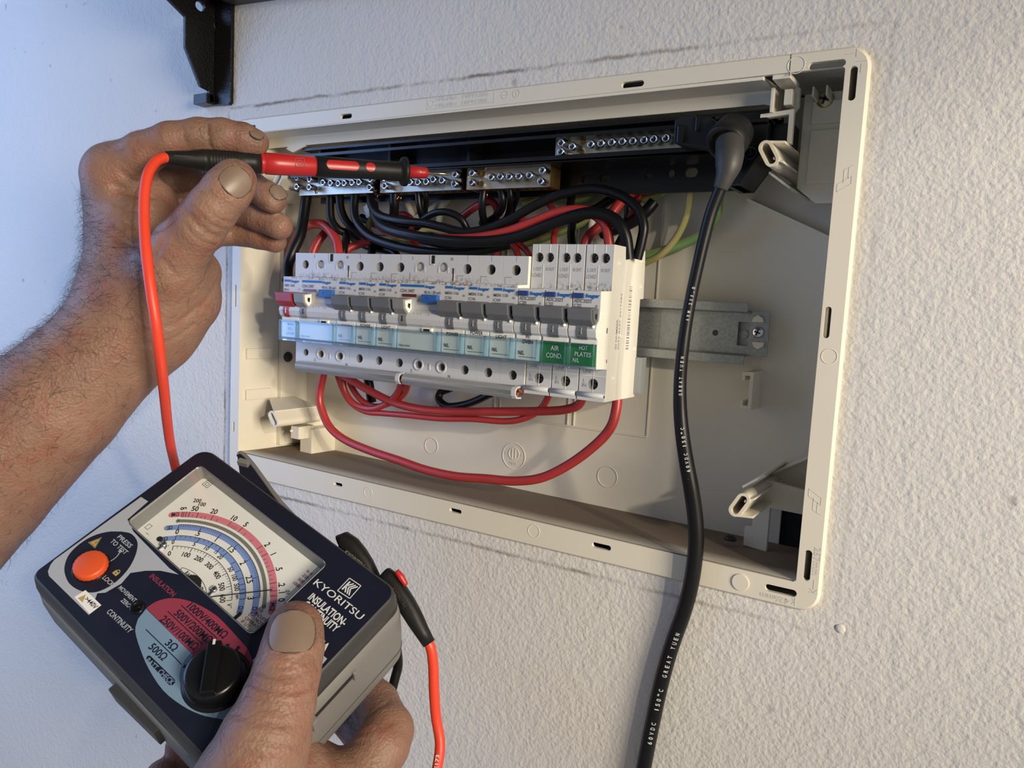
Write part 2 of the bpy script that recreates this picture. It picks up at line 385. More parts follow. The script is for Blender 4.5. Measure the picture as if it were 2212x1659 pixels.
# filled fixing hole in the plaster right of the enclosure's bottom corner
mb = MB(); c = atY(1815, 1358, 3); mb.lathe((c[0], 3.2, c[2]), (0,-1,0), [(0,2.6),(.5,2.2),(.8,1.2),(.85,1e-4)], 16); mb.build('plaster_filler', M_wall, o)
mb = MB(); mb.lathe((c[0]-1.6, 3.1, c[2]+.3), (0,-1,0), [(0,1.5),(.25,1.0),(.3,1e-4)], 12); mb.build('plug_hole', mat('hole_grime',(0.20,.17,.15),.8), o)

# shelf board and the hammered-enamel bracket under it
mb = MB()
za = 152.0
sh = thing('shelf', 'dark shelf out of view above, with a shade strip right of the bracket', 'shelf', (520, -200, 152))
mb = MB(); mb.box(-12, 1098, -540, 3.0, za, za+18); mb.build('board', M_shelf, sh, bevel=0.8)
mb = MB(); mb.prism([(-4,83.5),(250,59.5+8),(250,152),(-4,152)], 'y', -14, 3.0); mb.build('shade_strip', M_shelf, sh, bevel=0.6)  # solid dark strip put in for the band of shade under the board
bk = thing('shelf_bracket', 'black hammered-enamel steel shelf bracket screwed to the wall above the hand', 'bracket', (-14, 2, 12))
xr = -4.0
pl = [atX(u, v, -24) for u, v in [(500,-190),(250,-190),(290,-90),(352,-10),(398,36),(398,102),(431,187),(449,196),(450,222),(474,222)]]
hole_c = atX(430, 14, -24)
mb = MB(); mb.plate([(p[1], p[2]) for p in pl] + [(0, pl[-1][2]), (0, 151)], [circle(hole_c[1], hole_c[2], 4.0, 20, 3.4)], 'x', -25.5, -22.5)
g = mb.build('gusset', M_steelbr, bk, bevel=0.5)
z0 = atY(505, 224, 0)[2]
mb = MB(); mb.prism([(-24, z0+1), (xr-2, z0), (xr, z0+1.5), (xr, 151), (-24, 151)], 'y', 0, 3); mb.build('wall_flange', M_steelbr, bk, bevel=0.4)
mb = MB(); mb.box(-38, -22.5, -7, 2.6, z0+1, z0+8.5); mb.build('end_tab', M_steelbr, bk, bevel=0.5)
mb = MB(); c = atX(470, 55, -22.5); mb.ridge_ring((-22.4, c[1], c[2]), EY, EZ, 3.5, 1.2, 0.9); mb.build('rivet_ring', M_steelbr, bk)
# ------------------------------------------------------------------ the flush-mounted enclosure
WF, HF = 440.0, 269.6
enc = thing('distribution_board_enclosure', 'cream plastic flush switchboard enclosure recessed in the wall, cover removed', 'enclosure', (220, 0, -135))
DEP = 66.0
# flange with slots
slots = [slot(21,-6.6,7.5,2.6), slot(115,-6.5,11,3.2), slot(323,-6.4,13,3.2), slot(421,-7.3,16.5,3.4), slot(433,-17,3.4,15.5), slot(431.6,-127,3.0,15),
         slot(433,-246,3.4,15.5), slot(421.5,-261.5,15.5,3.6), slot(322.4,-260,12,3.0), slot(220,-258.6,9.5,2.6), slot(117.6,-258.8,8.5,2.4),
         slot(5.2,-131,2.0,17), slot(5.2,-232,2.0,8), slot(5.2,-30,2.0,17)]
def inner(y=0): return [(11,-11.5),(12,-10.8),(428.2,-9.0),(429.2,-10),(428.4,-254.6),(427,-255.6),(12,-251.2),(11,-250.2)]
mb = MB(); mb.plate(rrect(1.2, WF-1.2, -HF+1.2, -1.2, 9), [inner()] + slots, 'y', 0, 2.4)
outer0 = rrect(1.2, WF-1.2, -HF+1.2, -1.2, 9); outer1 = rrect(0, WF, -HF, 0, 10)
n = len(outer0); 
mb.add([(p[0],0,p[1]) for p in outer0] + [(p[0],1.6,p[1]) for p in outer1] + [(p[0],3.2,p[1]) for p in outer1],
       [(i,(i+1)%n,n+(i+1)%n,n+i) for i in range(n)] + [(n+i,n+(i+1)%n,2*n+(i+1)%n,2*n+i) for i in range(n)], 0, True)
mb.build('flange', M_cream, enc)
# back panel with the dark cable knock-out at the bottom right
mb = MB(); mb.plate([(8,-268),(432,-268),(432,-4),(8,-4)], [[(404.5,-268.0+2),(419,-266),(419,-231.5),(404.5,-231.5)]], 'y', DEP, DEP+2)
mb.build('back_panel', M_cream, enc)
mb = MB(); mb.box(403,421,DEP+2,DEP+2.6,-268,-230); mb.build('knockout_cavity', M_void, enc)
# inner walls
mb = MB()
mb.add([(11,.4,-250.6),(429,.4,-255.0),(429,20,-255.8),(11,20,-251.6),(429,DEP,-257.2),(11,DEP,-252.6)], [(0,1,2,3),(3,2,4,5)])
mb.add([(11,.6,-252.0),(429,.6,-256.6),(429,20,-257.6),(11,20,-253.4),(429,DEP,-259),(11,DEP,-254.6)], [(0,1,2,3),(3,2,4,5)])
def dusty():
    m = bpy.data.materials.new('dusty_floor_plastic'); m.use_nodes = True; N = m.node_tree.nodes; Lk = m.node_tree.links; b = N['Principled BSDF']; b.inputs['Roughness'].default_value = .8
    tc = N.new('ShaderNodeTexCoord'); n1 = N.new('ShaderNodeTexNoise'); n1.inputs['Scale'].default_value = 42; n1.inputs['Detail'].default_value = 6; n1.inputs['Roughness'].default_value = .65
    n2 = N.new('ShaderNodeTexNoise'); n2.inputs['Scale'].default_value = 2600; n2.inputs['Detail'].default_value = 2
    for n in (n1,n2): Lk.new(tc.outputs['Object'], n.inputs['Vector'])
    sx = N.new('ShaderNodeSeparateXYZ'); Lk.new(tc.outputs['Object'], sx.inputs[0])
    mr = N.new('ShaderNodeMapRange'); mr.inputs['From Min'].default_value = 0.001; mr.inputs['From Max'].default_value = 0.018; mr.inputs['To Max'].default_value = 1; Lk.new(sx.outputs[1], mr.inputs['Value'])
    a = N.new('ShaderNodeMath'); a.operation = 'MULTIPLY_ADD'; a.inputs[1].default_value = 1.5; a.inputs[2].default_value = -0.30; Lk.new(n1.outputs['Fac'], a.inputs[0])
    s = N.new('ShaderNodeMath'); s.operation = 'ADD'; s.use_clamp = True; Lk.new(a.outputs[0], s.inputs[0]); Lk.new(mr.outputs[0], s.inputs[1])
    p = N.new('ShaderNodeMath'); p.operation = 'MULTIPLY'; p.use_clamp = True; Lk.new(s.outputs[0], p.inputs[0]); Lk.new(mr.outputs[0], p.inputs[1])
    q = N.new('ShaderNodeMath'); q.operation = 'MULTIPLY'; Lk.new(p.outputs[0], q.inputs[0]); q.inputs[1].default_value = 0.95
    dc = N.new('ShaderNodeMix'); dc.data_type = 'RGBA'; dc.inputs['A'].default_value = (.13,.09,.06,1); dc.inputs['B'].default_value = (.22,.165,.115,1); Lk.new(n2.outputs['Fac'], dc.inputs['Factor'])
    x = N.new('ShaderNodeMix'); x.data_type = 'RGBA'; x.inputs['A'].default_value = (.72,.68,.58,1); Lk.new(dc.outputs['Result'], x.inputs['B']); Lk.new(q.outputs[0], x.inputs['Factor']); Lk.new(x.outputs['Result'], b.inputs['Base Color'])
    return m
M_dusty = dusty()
mb.build('bottom_wall', M_dusty, enc, label='dust-covered bottom inner wall')
mb = MB(); mb.prism([(0.4,-9.4),(0.4,-11.2),(21.7,-10.6),(21.7,-17.5),(23.5,-17.5),(23.5,-9.5),(DEP,-9.0),(DEP,-4)], 'x', 11.2, 392)
mb.build('top_wall', M_cream, enc, bevel=0.4)
# angled ends of the top lip
mb = MB(); mb.prism([(369,-8.2),(393,-8.2),(393,-19),(370,-12.5)], 'y', 21.5, 23.5); mb.prism([(53,-10),(45,-8),(33,-19),(40,-22),(53,-18.2)], 'y', 21.8, 23.6)
mb.build('lip_end', M_cream, enc, bevel=0.3, kind='stuff')
mb = MB(); mb.box(8.6, 10.7, 2.2, DEP, -266, -5); mb.build('side_wall', M_cream, enc)
mb = MB(); mb.box(429.4, 431.4, 2.2, DEP, -266, -5); mb.build('side_wall', M_cream, enc)
# moulded ledges on the left wall
mb = MB()
for z in (-171,-203,-66): mb.box(11, 12.6, 6, 30, z-8, z)
mb.box(11,15,38,DEP,-250,-30)
mb.build('wall_ledge', M_cream, enc, bevel=0.4)
# corner plates, posts and hollow screw turrets
def turret(cx, cz, sx, sz, y0, y1, corner_x, corner_z, nm='screw_turret'):
    mb = MB()
    ang = math.radians(-52 if sz > 0 else 52) * (1 if sx > 0 else -1)
    def rot(p): return (cx + p[0]*math.cos(ang) - p[1]*math.sin(ang), cz + p[0]*math.sin(ang) + p[1]*math.cos(ang))
    out = [rot(p) for p in slot(0,0,13.5,7.2)]; inn = [rot(p) for p in slot(0,0,10.6,4.0)]
    mb.plate(out, [inn], 'y', y0, y1)
    mb.prism(inn, 'y', y0+22, y0+22.4)
    dx, dz = corner_x-cx, corner_z-cz; L = math.hypot(dx, dz); d = np.array([dx/L, dz/L]); nrm = np.array([-d[1], d[0]])
    for off in (-5.6, 0, 5.6):
        st = np.array([cx, cz]) + nrm*off + d*(3.0 if off == 0 else 0.8)
        ln = L*(0.62 if off == 0 else 0.86); yb = y0 + (5 if off == 0 else 0.5)
        e = st + d*ln
        P = [(st + nrm*.6), (st - nrm*.6), (e - nrm*.6), (e + nrm*.6)]
        V = [(P[0][0],yb,P[0][1]),(P[1][0],yb,P[1][1]),(P[2][0],yb+17,P[2][1]),(P[3][0],yb+17,P[3][1])] + [(q[0],y1,q[1]) for q in P]
        mb.add(V, [(0,1,2,3),(4,7,6,5),(0,4,5,1),(1,5,6,2),(2,6,7,3),(3,7,4,0)])
    return mb.build(nm, M_cream, enc, bevel=0.25)
def turret2(sg, cz, nm='screw_turret'):
    mb = MB(); ang = math.radians(-60*sg); cx = 396.2
    def rot(p): return (cx + p[0]*math.cos(ang) - p[1]*math.sin(ang), cz + p[0]*math.sin(ang) + p[1]*math.cos(ang))
    out = [rot(p) for p in slot(0,0,14.0,7.0)]; inn = [rot(p) for p in slot(0,0,11.2,4.0)]
    mb.plate(out, [inn], 'y', 5, 66); mb.prism(inn, 'y', 30, 30.5)
    for P, ya in (([(395,6.4),(403.6,5.8),(403.6,4.6),(395,5.2)], 5.5), ([(398.5,-1.6),(403.6,-3.8),(403.6,-4.9),(398.5,-2.8)], 5.5), ([(393.4,-5.9),(404.6,-14.2),(404.0,-15.3),(393.0,-7.0)], 20)):
        mb.prism([(x, cz + z*sg) for x, z in P], 'y', ya, 66)
    return mb.build(nm, M_cream, enc, bevel=0.3)
turret2(1, -45.6); turret2(-1, -223.4)
turret(38, -44, -1, 1, 10, 44, 14, -52)
turret(43, -222, -1, -1, 6, 50, 14, -216)
# corner bodies: TR channel with screw, BR bracket, BL block
mb = MB()
mb.prism([(404,-10.4),(428.6,-10),(428.6,-66),(414,-66),(404,-58)], 'y', 36, 38)
mb.prism([(397,-10.8),(405,-10.8),(405,-20),(402,-24)], 'y', 20, 24)
mb.prism([(396,-9.0),(404.6,-9.0),(404.6,-11.4),(396,-11.4)], 'y', 1.0, 20)
mb.box(410.5, 411.4, 22, 36, -15.5, -10.5); mb.box(417, 417.9, 22, 36, -15.5, -10.5)
mb.build('corner_post', M_cream, enc, bevel=0.4)
mb = MB(); mb.box(408.5,427,34.6,36,-26,-14.5); mb.box(408.5,426.5,34.9,36,-56,-29); mb.build('corner_pad', M_cream, enc, bevel=1.0)
mb = MB(); mb.prism([(388,-24),(404.4,-22.7),(404.4,-39.5),(402.2,-39.5),(402.2,-25.2),(388,-26.4)], 'y', 14, 18)
mb.box(393,394.6,12,30,-24,-12); mb.box(399.6,403.4,12,20,-21,-13.5)
mb.build('corner_bracket', M_cream, enc, bevel=0.3)
mb = MB(); mb.plate([(390,-255.5),(403,-256.5),(403,-231.5),(424,-232),(424,-219),(400,-216),(394,-222),(394,-244),(390,-244.5)], [], 'y', 44, 47)
mb.prism([(404.4,-266),(419,-266),(419,-264),(404.4,-264)], 'y', 47, DEP)
mb.build('corner_post', M_cream, enc, bevel=0.3)
mb = MB(); mb.box(36,49,40,DEP,-253.5,-233); mb.box(30,37,46,DEP,-253.5,-222); mb.box(36,45,30,46,-240.5,-230.5)
mb.build('corner_block', M_cream, enc, bevel=0.5)
mb = MB(); mb.ball((37.2,29.6,-234.5),1.3); mb.build('moulding_pip', M_cream, enc)
# diagonal stiffening webs behind the turrets
mb = MB()
for (a, b) in (((372,-60),(428,-86)), ((400,-214),(428,-196))):
    d = np.array(b)-np.array(a); L = np.hypot(*d); nrm = np.array([-d[1], d[0]])/L*0.8
    mb.prism([tuple(a+nrm), tuple(b+nrm), tuple(b-nrm), tuple(a-nrm)], 'y', 58, DEP)
mb.build('corner_web', M_cream, enc, kind='stuff')
# C-shaped cable clip
mb = MB(); cx = 384
mb.prism([(-2.2,-157.3),(4.2,-157.0),(4.2,-178.6),(-2.2,-178.3),(-2.2,-173.6),(-0.6,-173.6),(-0.6,-176.3),(2.2,-176.5),(2.2,-159.4),(-0.6,-159.4),(-0.6,-162.2),(-2.2,-162.2)], 'y', 47, DEP)
for i in range(len(mb.v)): mb.v[i] = (mb.v[i][0]+383, mb.v[i][1], mb.v[i][2])
mb.build('cable_clip', M_cream, enc, bevel=0.25)
mb = MB(); mb.plate(slot(423.4,-129.5,6.5,11.5), [slot(423.6,-129.5,3.6,8.5)], 'y', 56, DEP); mb.build('slotted_boss', M_cream, enc, bevel=0.3)
# raised ribs moulded into the back panel
mb = MB(); y = DEP
for x in (150, 203, 262, 319):
    mb.box(x-.5, x+.5, y-0.9, y, -205, -60)
    if x in (203,262): mb.box(x+4.2, x+5.2, y-0.9, y, -205, -60)
mb.box(150, 319, y-0.9, y, -206, -204.8); mb.build('panel_rib', M_cream, enc, bevel=0.2)
ko = [(atY(u, v, DEP)[0], DEP, atY(u, v, DEP)[2], r, .9, .45) for u, v, r in ((932,963,6.0),(1312,1030,7.0))] + [(146,0,-259.5,3.6,.45,.22),(278,0,-260,3.9,.45,.22),(407,0,-6,4,.4,.2),(434,0,-143,3.6,.4,.2)]
for x, y, z, r, w_, h_ in ko:
    mb = MB(); mb.ridge_ring((x,y,z), EX, EZ, r, w_, h_); mb.build('knockout_ring', M_cream, enc)
mb = MB(); mb.prism(circle(401.5,-262,4.4,28), 'y', -0.7, 0.4); mb.build('knockout_disc', M_cream, enc, bevel=0.25)
# moulded approval mark on the back panel
p = atY(1110, 985, DEP); mb = MB(); c = (p[0], DEP, p[2])
mb.ridge_ring(c, EX, EZ, 9.2, 0.8, 0.45); mb.ridge_ring((c[0],DEP,c[2]+1.6), EX, EZ, 4.2, 0.7, 0.45)
for dx in (-1.2, 1.2): mb.box(c[0]+dx-.35, c[0]+dx+.35, DEP-0.5, DEP, c[2]-2.0, c[2]+5.2)
mb.text('TEST', 2.2, (c[0],DEP-0.45,c[2]-5.2), EX, EZ, w=6.5); mb.text('<', 2.5, (c[0]-6.5,DEP-.45,c[2]+1.2), EX, EZ); mb.text('>', 2.5, (c[0]+6.5,DEP-.45,c[2]+1.2), EX, EZ)
mb.build('moulded_mark', mat('moulded_cream', (0.80,0.76,0.64), .4), enc)
# moulded lettering on the flange
M_emb = mat('moulded_lettering', (0.62, 0.60, 0.53), 0.5)
mb = MB(); T = -0.12
mb.text('>PS-FR<  1VF91201', 2.3, (210,T,-2.6), EX, EZ, w=39); mb.text('>PS-FR<  1VF91203', 2.3, (210,T,-6.2), EX, EZ, w=39)
mb.ridge_ring((187.3,0,-4.6), EX, EZ, 2.1, .35, .2)
for x0,x1,z0_,z1_ in ((184,234.6,-0.75,-0.5),(184,234.6,-8.0,-7.75),(184,184.25,-8,-.5),(234.4,234.65,-8,-.5)): mb.box(x0,x1,-0.14,0.02,z0_,z1_)
mb.ridge_ring((242,0,-4.4), EX, EZ, 2.2, .35, .2); mb.ridge_ring((250,0,-4.4), EX, EZ, 2.2, .35, .2); mb.box(249.8,250.2,-.15,.02,-5.6,-3.2); mb.box(240.8,243,-.15,.02,-4.7,-4.3)
mb.text('426mm', 3.0, (419,T,-266.2), -EX, -EZ, w=14.5); mb.text('257mm', 3.0, (437.2,T,-243.0), -EZ, EX, w=14.0)
for q in ((429.0,-265.4),):
    mb.box(423.8,427.6,T,.02,-265.5,-265.2); mb.box(428.6,428.95,T,.02,-267.6,-263.4); 
    mb.add([(427,T,-263.8),(427.4,T,-263.8),(428.6,T,-265.4),(428.2,T,-265.4)],[(0,1,2,3)]); mb.add([(427,T,-267),(427.4,T,-267),(428.6,T,-265.4),(428.2,T,-265.4)],[(0,1,2,3)])
mb.box(436.6,436.9,T,.02,-257.2,-252.5); mb.box(434.6,439,T,.02,-259.2,-258.8); mb.add([(434.8,T,-257),(435.2,T,-257),(436.9,T,-258.8),(436.5,T,-258.8)],[(0,1,2,3)]); mb.add([(438.4,T,-257),(438.8,T,-257),(436.9,T,-258.8),(436.5,T,-258.8)],[(0,1,2,3)])
mb.box(428.4,432.6,T,.02,-3.8,-3.5); mb.box(433.4,433.7,T,.02,-5.4,-1.6); mb.box(435.9,436.2,T,.02,-12.6,-8.6); mb.box(433.8,438.4,T,.02,-7.6,-7.3)
# little pencil-like arrow glyphs moulded on the right flange
for zc, sg in ((-62,1),(-212,-1)):
    for a,b in (((430.5,-4),(430.5,-0.5)),((430.5,-.5),(436.5,3)),((430.5,-4),(436.5,-.5)),((436.5,3),(436.5,-.5)),((433,0),(433,6)),((435,2),(435,7)),((433,6),(437,8))):
        a = np.array([a[0], zc+a[1]*sg]); b = np.array([b[0], zc+b[1]*sg]); d = b-a; L = np.hypot(*d); nn = np.array([-d[1],d[0]])/L*.14
        mb.prism([tuple(a+nn),tuple(b+nn),tuple(b-nn),tuple(a-nn)], 'y', T, .02)
mb.build('moulded_text', M_emb, enc)
mb = MB(); mb.box(404.0,404.35,-.04,.05,-10.6,-.6); mb.build('corner_seam', M_recess, enc)
# fixing screws
def pan_screw(name, c, r, parent, axis=(0,-1,0), matl=None, cross=True, label=None):
    mb = MB(); ax = np.array(axis, float)
    mb.lathe(np.array(c), ax, [(0,r),(r*.28,r*.97),(r*.5,r*.72),(r*.58,r*.3),(r*.58,1e-4)], 20)
    e1 = np.cross(ax,[.3,.2,.9]); e1/=np.linalg.norm(e1); e2=np.cross(ax,e1); p=np.array(c)+ax*r*.56
    if cross:
        mb.obox(p, e1*r*.55, e2*r*.13, ax*r*.09, 1); mb.obox(p, e2*r*.55, e1*r*.13, ax*r*.09, 1)
    return mb.build(name, [matl or M_screw, M_recess], parent, label=label)
p = atY(1783,216,36); pan_screw('fixing_screw', (p[0],36,p[2]), 4.6, enc, matl=mat('yellow_passivated_screw',(0.50,0.45,0.28),.35,metal=.9))
p = atZ(1577,1168,-253); pan_screw('wall_screw', (p[0],p[1],-252.4), 3.6, enc, axis=(0,0,1), matl=M_recess)
p = atX(622,771,15.2); pan_screw('wall_screw', (15.0,p[1],p[2]), 4.2, enc, axis=(1,0,0), matl=M_recess)

# ------------------------------------------------------------------ DIN rail
rail = thing('din_rail', 'galvanised steel mounting rail running behind the row of breakers', 'rail', (226, 60, -136))
zt, zb = -118.7, -153.7
mb = MB(); prof_t = [(50,zt),(51,zt),(51,zt-4.2),(58,zt-5.2),(58,zb+5.2),(51,zb+4.2),(51,zb),(50,zb),(50,zb+5.0),(57,zb+6.0),(57,zt-6.0),(50,zt-5.0)]
mb.prism(prof_t, 'x', 66, 327); mb.prism([(50,zt),(51,zt),(51,zt-4.2),(58,zt-5.2),(57,zt-6.0),(50,zt-5.0)], 'x', 327, 380); mb.prism([(50,zb),(51,zb),(51,zb+4.2),(58,zb+5.2),(57,zb+6.0),(50,zb+5.0)], 'x', 327, 380); mb.build('rail_channel', M_galv, rail, bevel=0.25)
mb = MB(); holes = [circle(331,-136.5,1.9,14), circle(350.6,-136.6,1.9,14), circle(368.5,-137,1.9,14)]
mb.plate(rrect(326,391,-149,-122.8,2.2), [circle(342,-136.3,1.8,14), circle(360.5,-136.7,1.8,14), [(373.5,-143),(380,-143),(380,-129.5),(373.5,-129.5)]], 'y', 56.6, 57.6); mb.build('end_tongue', M_galv, rail, bevel=0.2)
mb = MB(); mb.box(373,380.5,60,61,-145,-128); mb.cyl((376.6,60,-136.6),(376.6,59,-136.6),2.4); mb.build('fixing_tab', M_galv, rail)
p = atY(1637,718,56); pan_screw('rail_screw', (p[0],56.6,p[2]), 3.3, rail)
mb = MB()
for v, fl in ((690,1),(745,-1)):
    p = atY(1638, v, 56); mb.prism([(p[0]-3.4,p[2]-1.6*fl),(p[0]+3.4,p[2]-1.6*fl),(p[0]+2.6,p[2]+1.0*fl),(p[0],p[2]+2.6*fl),(p[0]-2.6,p[2]+1.0*fl)], 'y', 55, 57)
mb.build('plastic_peg', M_cream, rail, bevel=0.4, label='cream plastic D-shaped pegs', kind='stuff')
# ------------------------------------------------------------------ breakers
X0, PM = 72.28, 17.6
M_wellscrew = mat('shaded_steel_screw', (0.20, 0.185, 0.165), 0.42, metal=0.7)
M_well = mat('shaded_well_plastic', (0.20, 0.20, 0.20), 0.6)  # housing plastic darkened to paint in the shade inside the terminal wells
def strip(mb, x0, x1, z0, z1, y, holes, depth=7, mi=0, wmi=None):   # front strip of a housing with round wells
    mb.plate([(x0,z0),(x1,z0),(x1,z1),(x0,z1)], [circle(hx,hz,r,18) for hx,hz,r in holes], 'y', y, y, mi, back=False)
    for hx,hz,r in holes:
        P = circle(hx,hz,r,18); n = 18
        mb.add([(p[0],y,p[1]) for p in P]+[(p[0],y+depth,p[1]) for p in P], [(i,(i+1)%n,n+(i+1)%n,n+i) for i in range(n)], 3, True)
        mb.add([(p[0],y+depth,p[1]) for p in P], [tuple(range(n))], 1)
def body(x0, x1, zt, yt, tops, bots, zlb=-159.0, zbt=-178.0, ybt=0.0, zst=-115.5, side=None, th=None):
    mb = MB(); yl = -12.6
    prof = [(44,zt),(yt,zt),(yt,zst),(yl-0.3,zst-0.6),(yl,-127),(yl-.4,-132.4),(-15.6,-134.8),(-16.6,-138.4),(-15.6,-141.8),(-13.6,-143.4),(-13.0,zlb),(ybt,zlb-0.6),(ybt,zbt),(42,zbt),(43,-158),(41,-153),(41,-119.4),(46,-119),(45,-100)]
    n = len(prof)
    mb.add([(x0,)+p for p in prof], [tuple(range(n))], 0); mb.add([(x1,)+p for p in prof], [tuple(range(n))[::-1]], 2)
    skip = {1, 11}
    for i in range(n):
        a, b = prof[i], prof[(i+1)%n]
        if i in skip: continue
        mb.add([(x0,)+a,(x1,)+a,(x1,)+b,(x0,)+b], [(0,1,2,3)], 0)
    strip(mb, x0, x1, zst, zt, yt, tops); strip(mb, x0, x1, zbt, zlb-0.6, ybt, bots)
    return mb
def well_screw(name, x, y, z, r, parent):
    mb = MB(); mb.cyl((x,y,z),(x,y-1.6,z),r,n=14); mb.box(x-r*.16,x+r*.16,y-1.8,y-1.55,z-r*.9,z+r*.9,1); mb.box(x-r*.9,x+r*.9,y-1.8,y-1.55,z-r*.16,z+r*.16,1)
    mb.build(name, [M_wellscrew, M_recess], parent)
def toggle(parent, x0, x1, m, hollow=True, name='toggle', m2=None):
    mb = MB(); mb.prism([(-12.4,-125.6),(-20.6,-126.6),(-19.6,-132.6),(-15.2,-136.8),(-12.4,-134)], 'x', x0, x1)
    mb.build(name, m, parent, bevel=0.5)
    mb = MB(); mb.prism([(-13,-126.4),(-19.4,-127.4),(-18.6,-132.2),(-15,-135.6),(-13,-133.4)], 'x', x1, x1+0.7)
    o = mb.build('toggle_cheek', m2 or m, parent, bevel=0.2)
    mb = MB(); mb.prism([(-14.4,-129.2),(-16.6,-129.0),(-16.8,-131.2),(-14.8,-132.4)], 'x', x1+.65, x1+0.8); mb.build('pivot_hole', M_void, parent)
def cover(parent, x0, x1, card, header, lines, txtm, grey=False):
    mb = MB(); mb.box(x0+.6, x1-.4, -13.6, -13.05, -157.6, -143.2); mb.build('label_card', card, parent)
    if header: 
        mb = MB(); mb.box(x0+.6, x1-.4, -13.9, -13.55, -145.6, -142.8); mb.build('label_header', M_cardwhite, parent, bevel=.1)
    mb = MB(); mb.box(x0+1.7, x1-1.2, -16.2, -15.7, -157.0, -146.0); mb.build('label_window', M_clear, parent, label='clear label window')
    mb = MB(); mb.box(x0+.2,x1-.2,-16.6,-13.0,-159.6,-157.4); mb.box(x0+.2,x0+1.6,-16.4,-13.0,-157.4,-145.4); mb.box(x1-1.1,x1-.2,-16.4,-13.0,-157.4,-145.4); mb.box(x0+1.6,x1-1.1,-16.4,-15.6,-146.4,-145.4)
    mb.build('label_holder', M_edge, parent, bevel=0.2, label='clear blue-tinted label holder')
    if lines:
        mb = MB()
        for (t, h, dx, z, w, al) in lines:
            if t == '_': mb.box(x0+dx, x0+dx+w, -13.66, -13.61, z-.14, z+.14)
            else: mb.text(t, h, ((x0+x1)/2+dx if al == 'CENTER' else x0+dx, -13.97, z), EX, EZ, w=w, align=al)
        mb.build('label_text', txtm, parent)
def brand(parent, x0, x1, wide=False, bar=True, z=-118.0):
    mb = MB(); y = -13.06
    w = x1-x0
    if bar:
        bx1 = x0 + (w*.58 if wide else w*.40); mb.box(x0+1.2, bx1, y, y+.04, z-.75, z+.75)
        tw = 8.2 if wide else w*.50; mb.text(':hager', 1.75, (bx1+.3, y, z-.15), EX, EZ, w=tw, align='LEFT', bold=.035)
    else: mb.text(':hager', 2.0, (x0+w*.44, y, z), EX, EZ, w=w*.53, align='LEFT', bold=.035)
    mb.build('maker_name', M_inkblue, parent)
def ptext(parent, items, m=None, y=-13.02, name='printed_text'):
    mb = MB()
    for t, h, x, z, w, al in items: mb.text(t, h, (x,y,z), EX, EZ, w=w, align=al)
    mb.build(name, m or M_inkgrey, parent)
def indicator(parent, x0, x1, m, tick, wide=False):
    mb = MB(); prof = [(-14.6,-133.6),(-16.2,-135.3),(-17.0,-138.4),(-16.2,-141.6),(-14.8,-143.2)]
    n = len(prof); mb.add([(x0,)+p for p in prof]+[(x1,)+p for p in prof], [(i,i+1,n+i+1,n+i) for i in range(n-1)], 0, False)
    mb.add([(x0,)+p for p in prof]+[(x0,-13,-138.4)], [tuple(range(n+1))]); mb.add([(x1,)+p for p in prof]+[(x1,-13,-138.4)], [tuple(range(n+1))[::-1]])
    xm = (x0+x1)/2; mb.box(xm-.32, xm+.32, -17.15, -16.6, -140.3, -136.9, 1)
    mb.build('indicator', [m, tick], parent)
def side_pips(parent, x, m):
    mb = MB()
    for y,z in ((40,-97),(8,-100.5),(41,-112),(-10.5,-128.5),(-11,-138.5),(17,-141),(38,-149),(10,-165)):
        mb.ridge_ring((x,y,z), EY, EZ, 1.3, .7, .35); 
    mb.prism([(-3,-136.5),(-1.5,-136.5),(-1.5,-139.5),(-3,-139.5)],'x',x,x+.06,1); mb.prism([(-1,-154),(0,-154),(0,-156),(-1,-156)],'x',x,x+.06,1)
    mb.build('housing_rivet', [m, M_inkgrey], parent)

def mcb(i, code, cur, lab, labtxt):
    x0 = X0+PM*i+.12; x1 = X0+PM*(i+1)-.12; xm = (x0+x1)/2
    t = thing('circuit_breaker', lab, 'breaker', (xm, 20, -136), 'single-pole circuit breakers')
    mb = body(x0, x1, -98, -2.2, [(xm+.4,-106.3,3.1)], [(xm+.4,-168.4,2.9)], zst=-114.6)
    mb.build('housing', [M_grey, M_void, M_side, M_well], t)
    well_screw('terminal_screw', xm+.6, 6.4, -106.3, 2.5, t); well_screw('terminal_screw', xm+.4, 6.9, -168.4, 2.0, t)
    mb = MB(); mb.box(x0+1.6,x0+1.8,-2.3,-2.15,-114.4,-110.6,0); mb.box(x0+1.6,x0+6.4,-2.3,-2.15,-110.7,-110.45,0); mb.box(xm+.3,xm+.5,-2.27,-2.15,-101.5,-98,0); mb.build('moulded_line', M_inkgrey, t)
    brand(t, x0, x1)
    ptext(t, [(code,1.7,x0+1.3,-121.4,10,'LEFT'),(cur,1.6,x0+1.3,-124.2,4.8,'LEFT'),('3k',1.2,x1-1.2,-122.6,1.8,'RIGHT')])
    toggle(t, x0+.5, x1-1.6, M_toggle)
    indicator(t, x0+5.0, x0+10.6, M_toggle, M_inkpale)
    mb = MB(); mb.box(x1-3.8,x1-.4,-15.2,-12.8,-137.2,-134.6); mb.cyl((x1-3.4,-14.2,-136),(x1-1,-17.2,-136),.7,n=10); mb.build('lever_pin', M_side, t, bevel=.2)
    cover(t, x0, x1, M_cardgrey, True, labtxt, M_inkblack)
    return t
NL = [('N/L',2.1,2.6,-153.0,3.8,'LEFT'),('_',0,2.2,-155.6,11.5,'')]
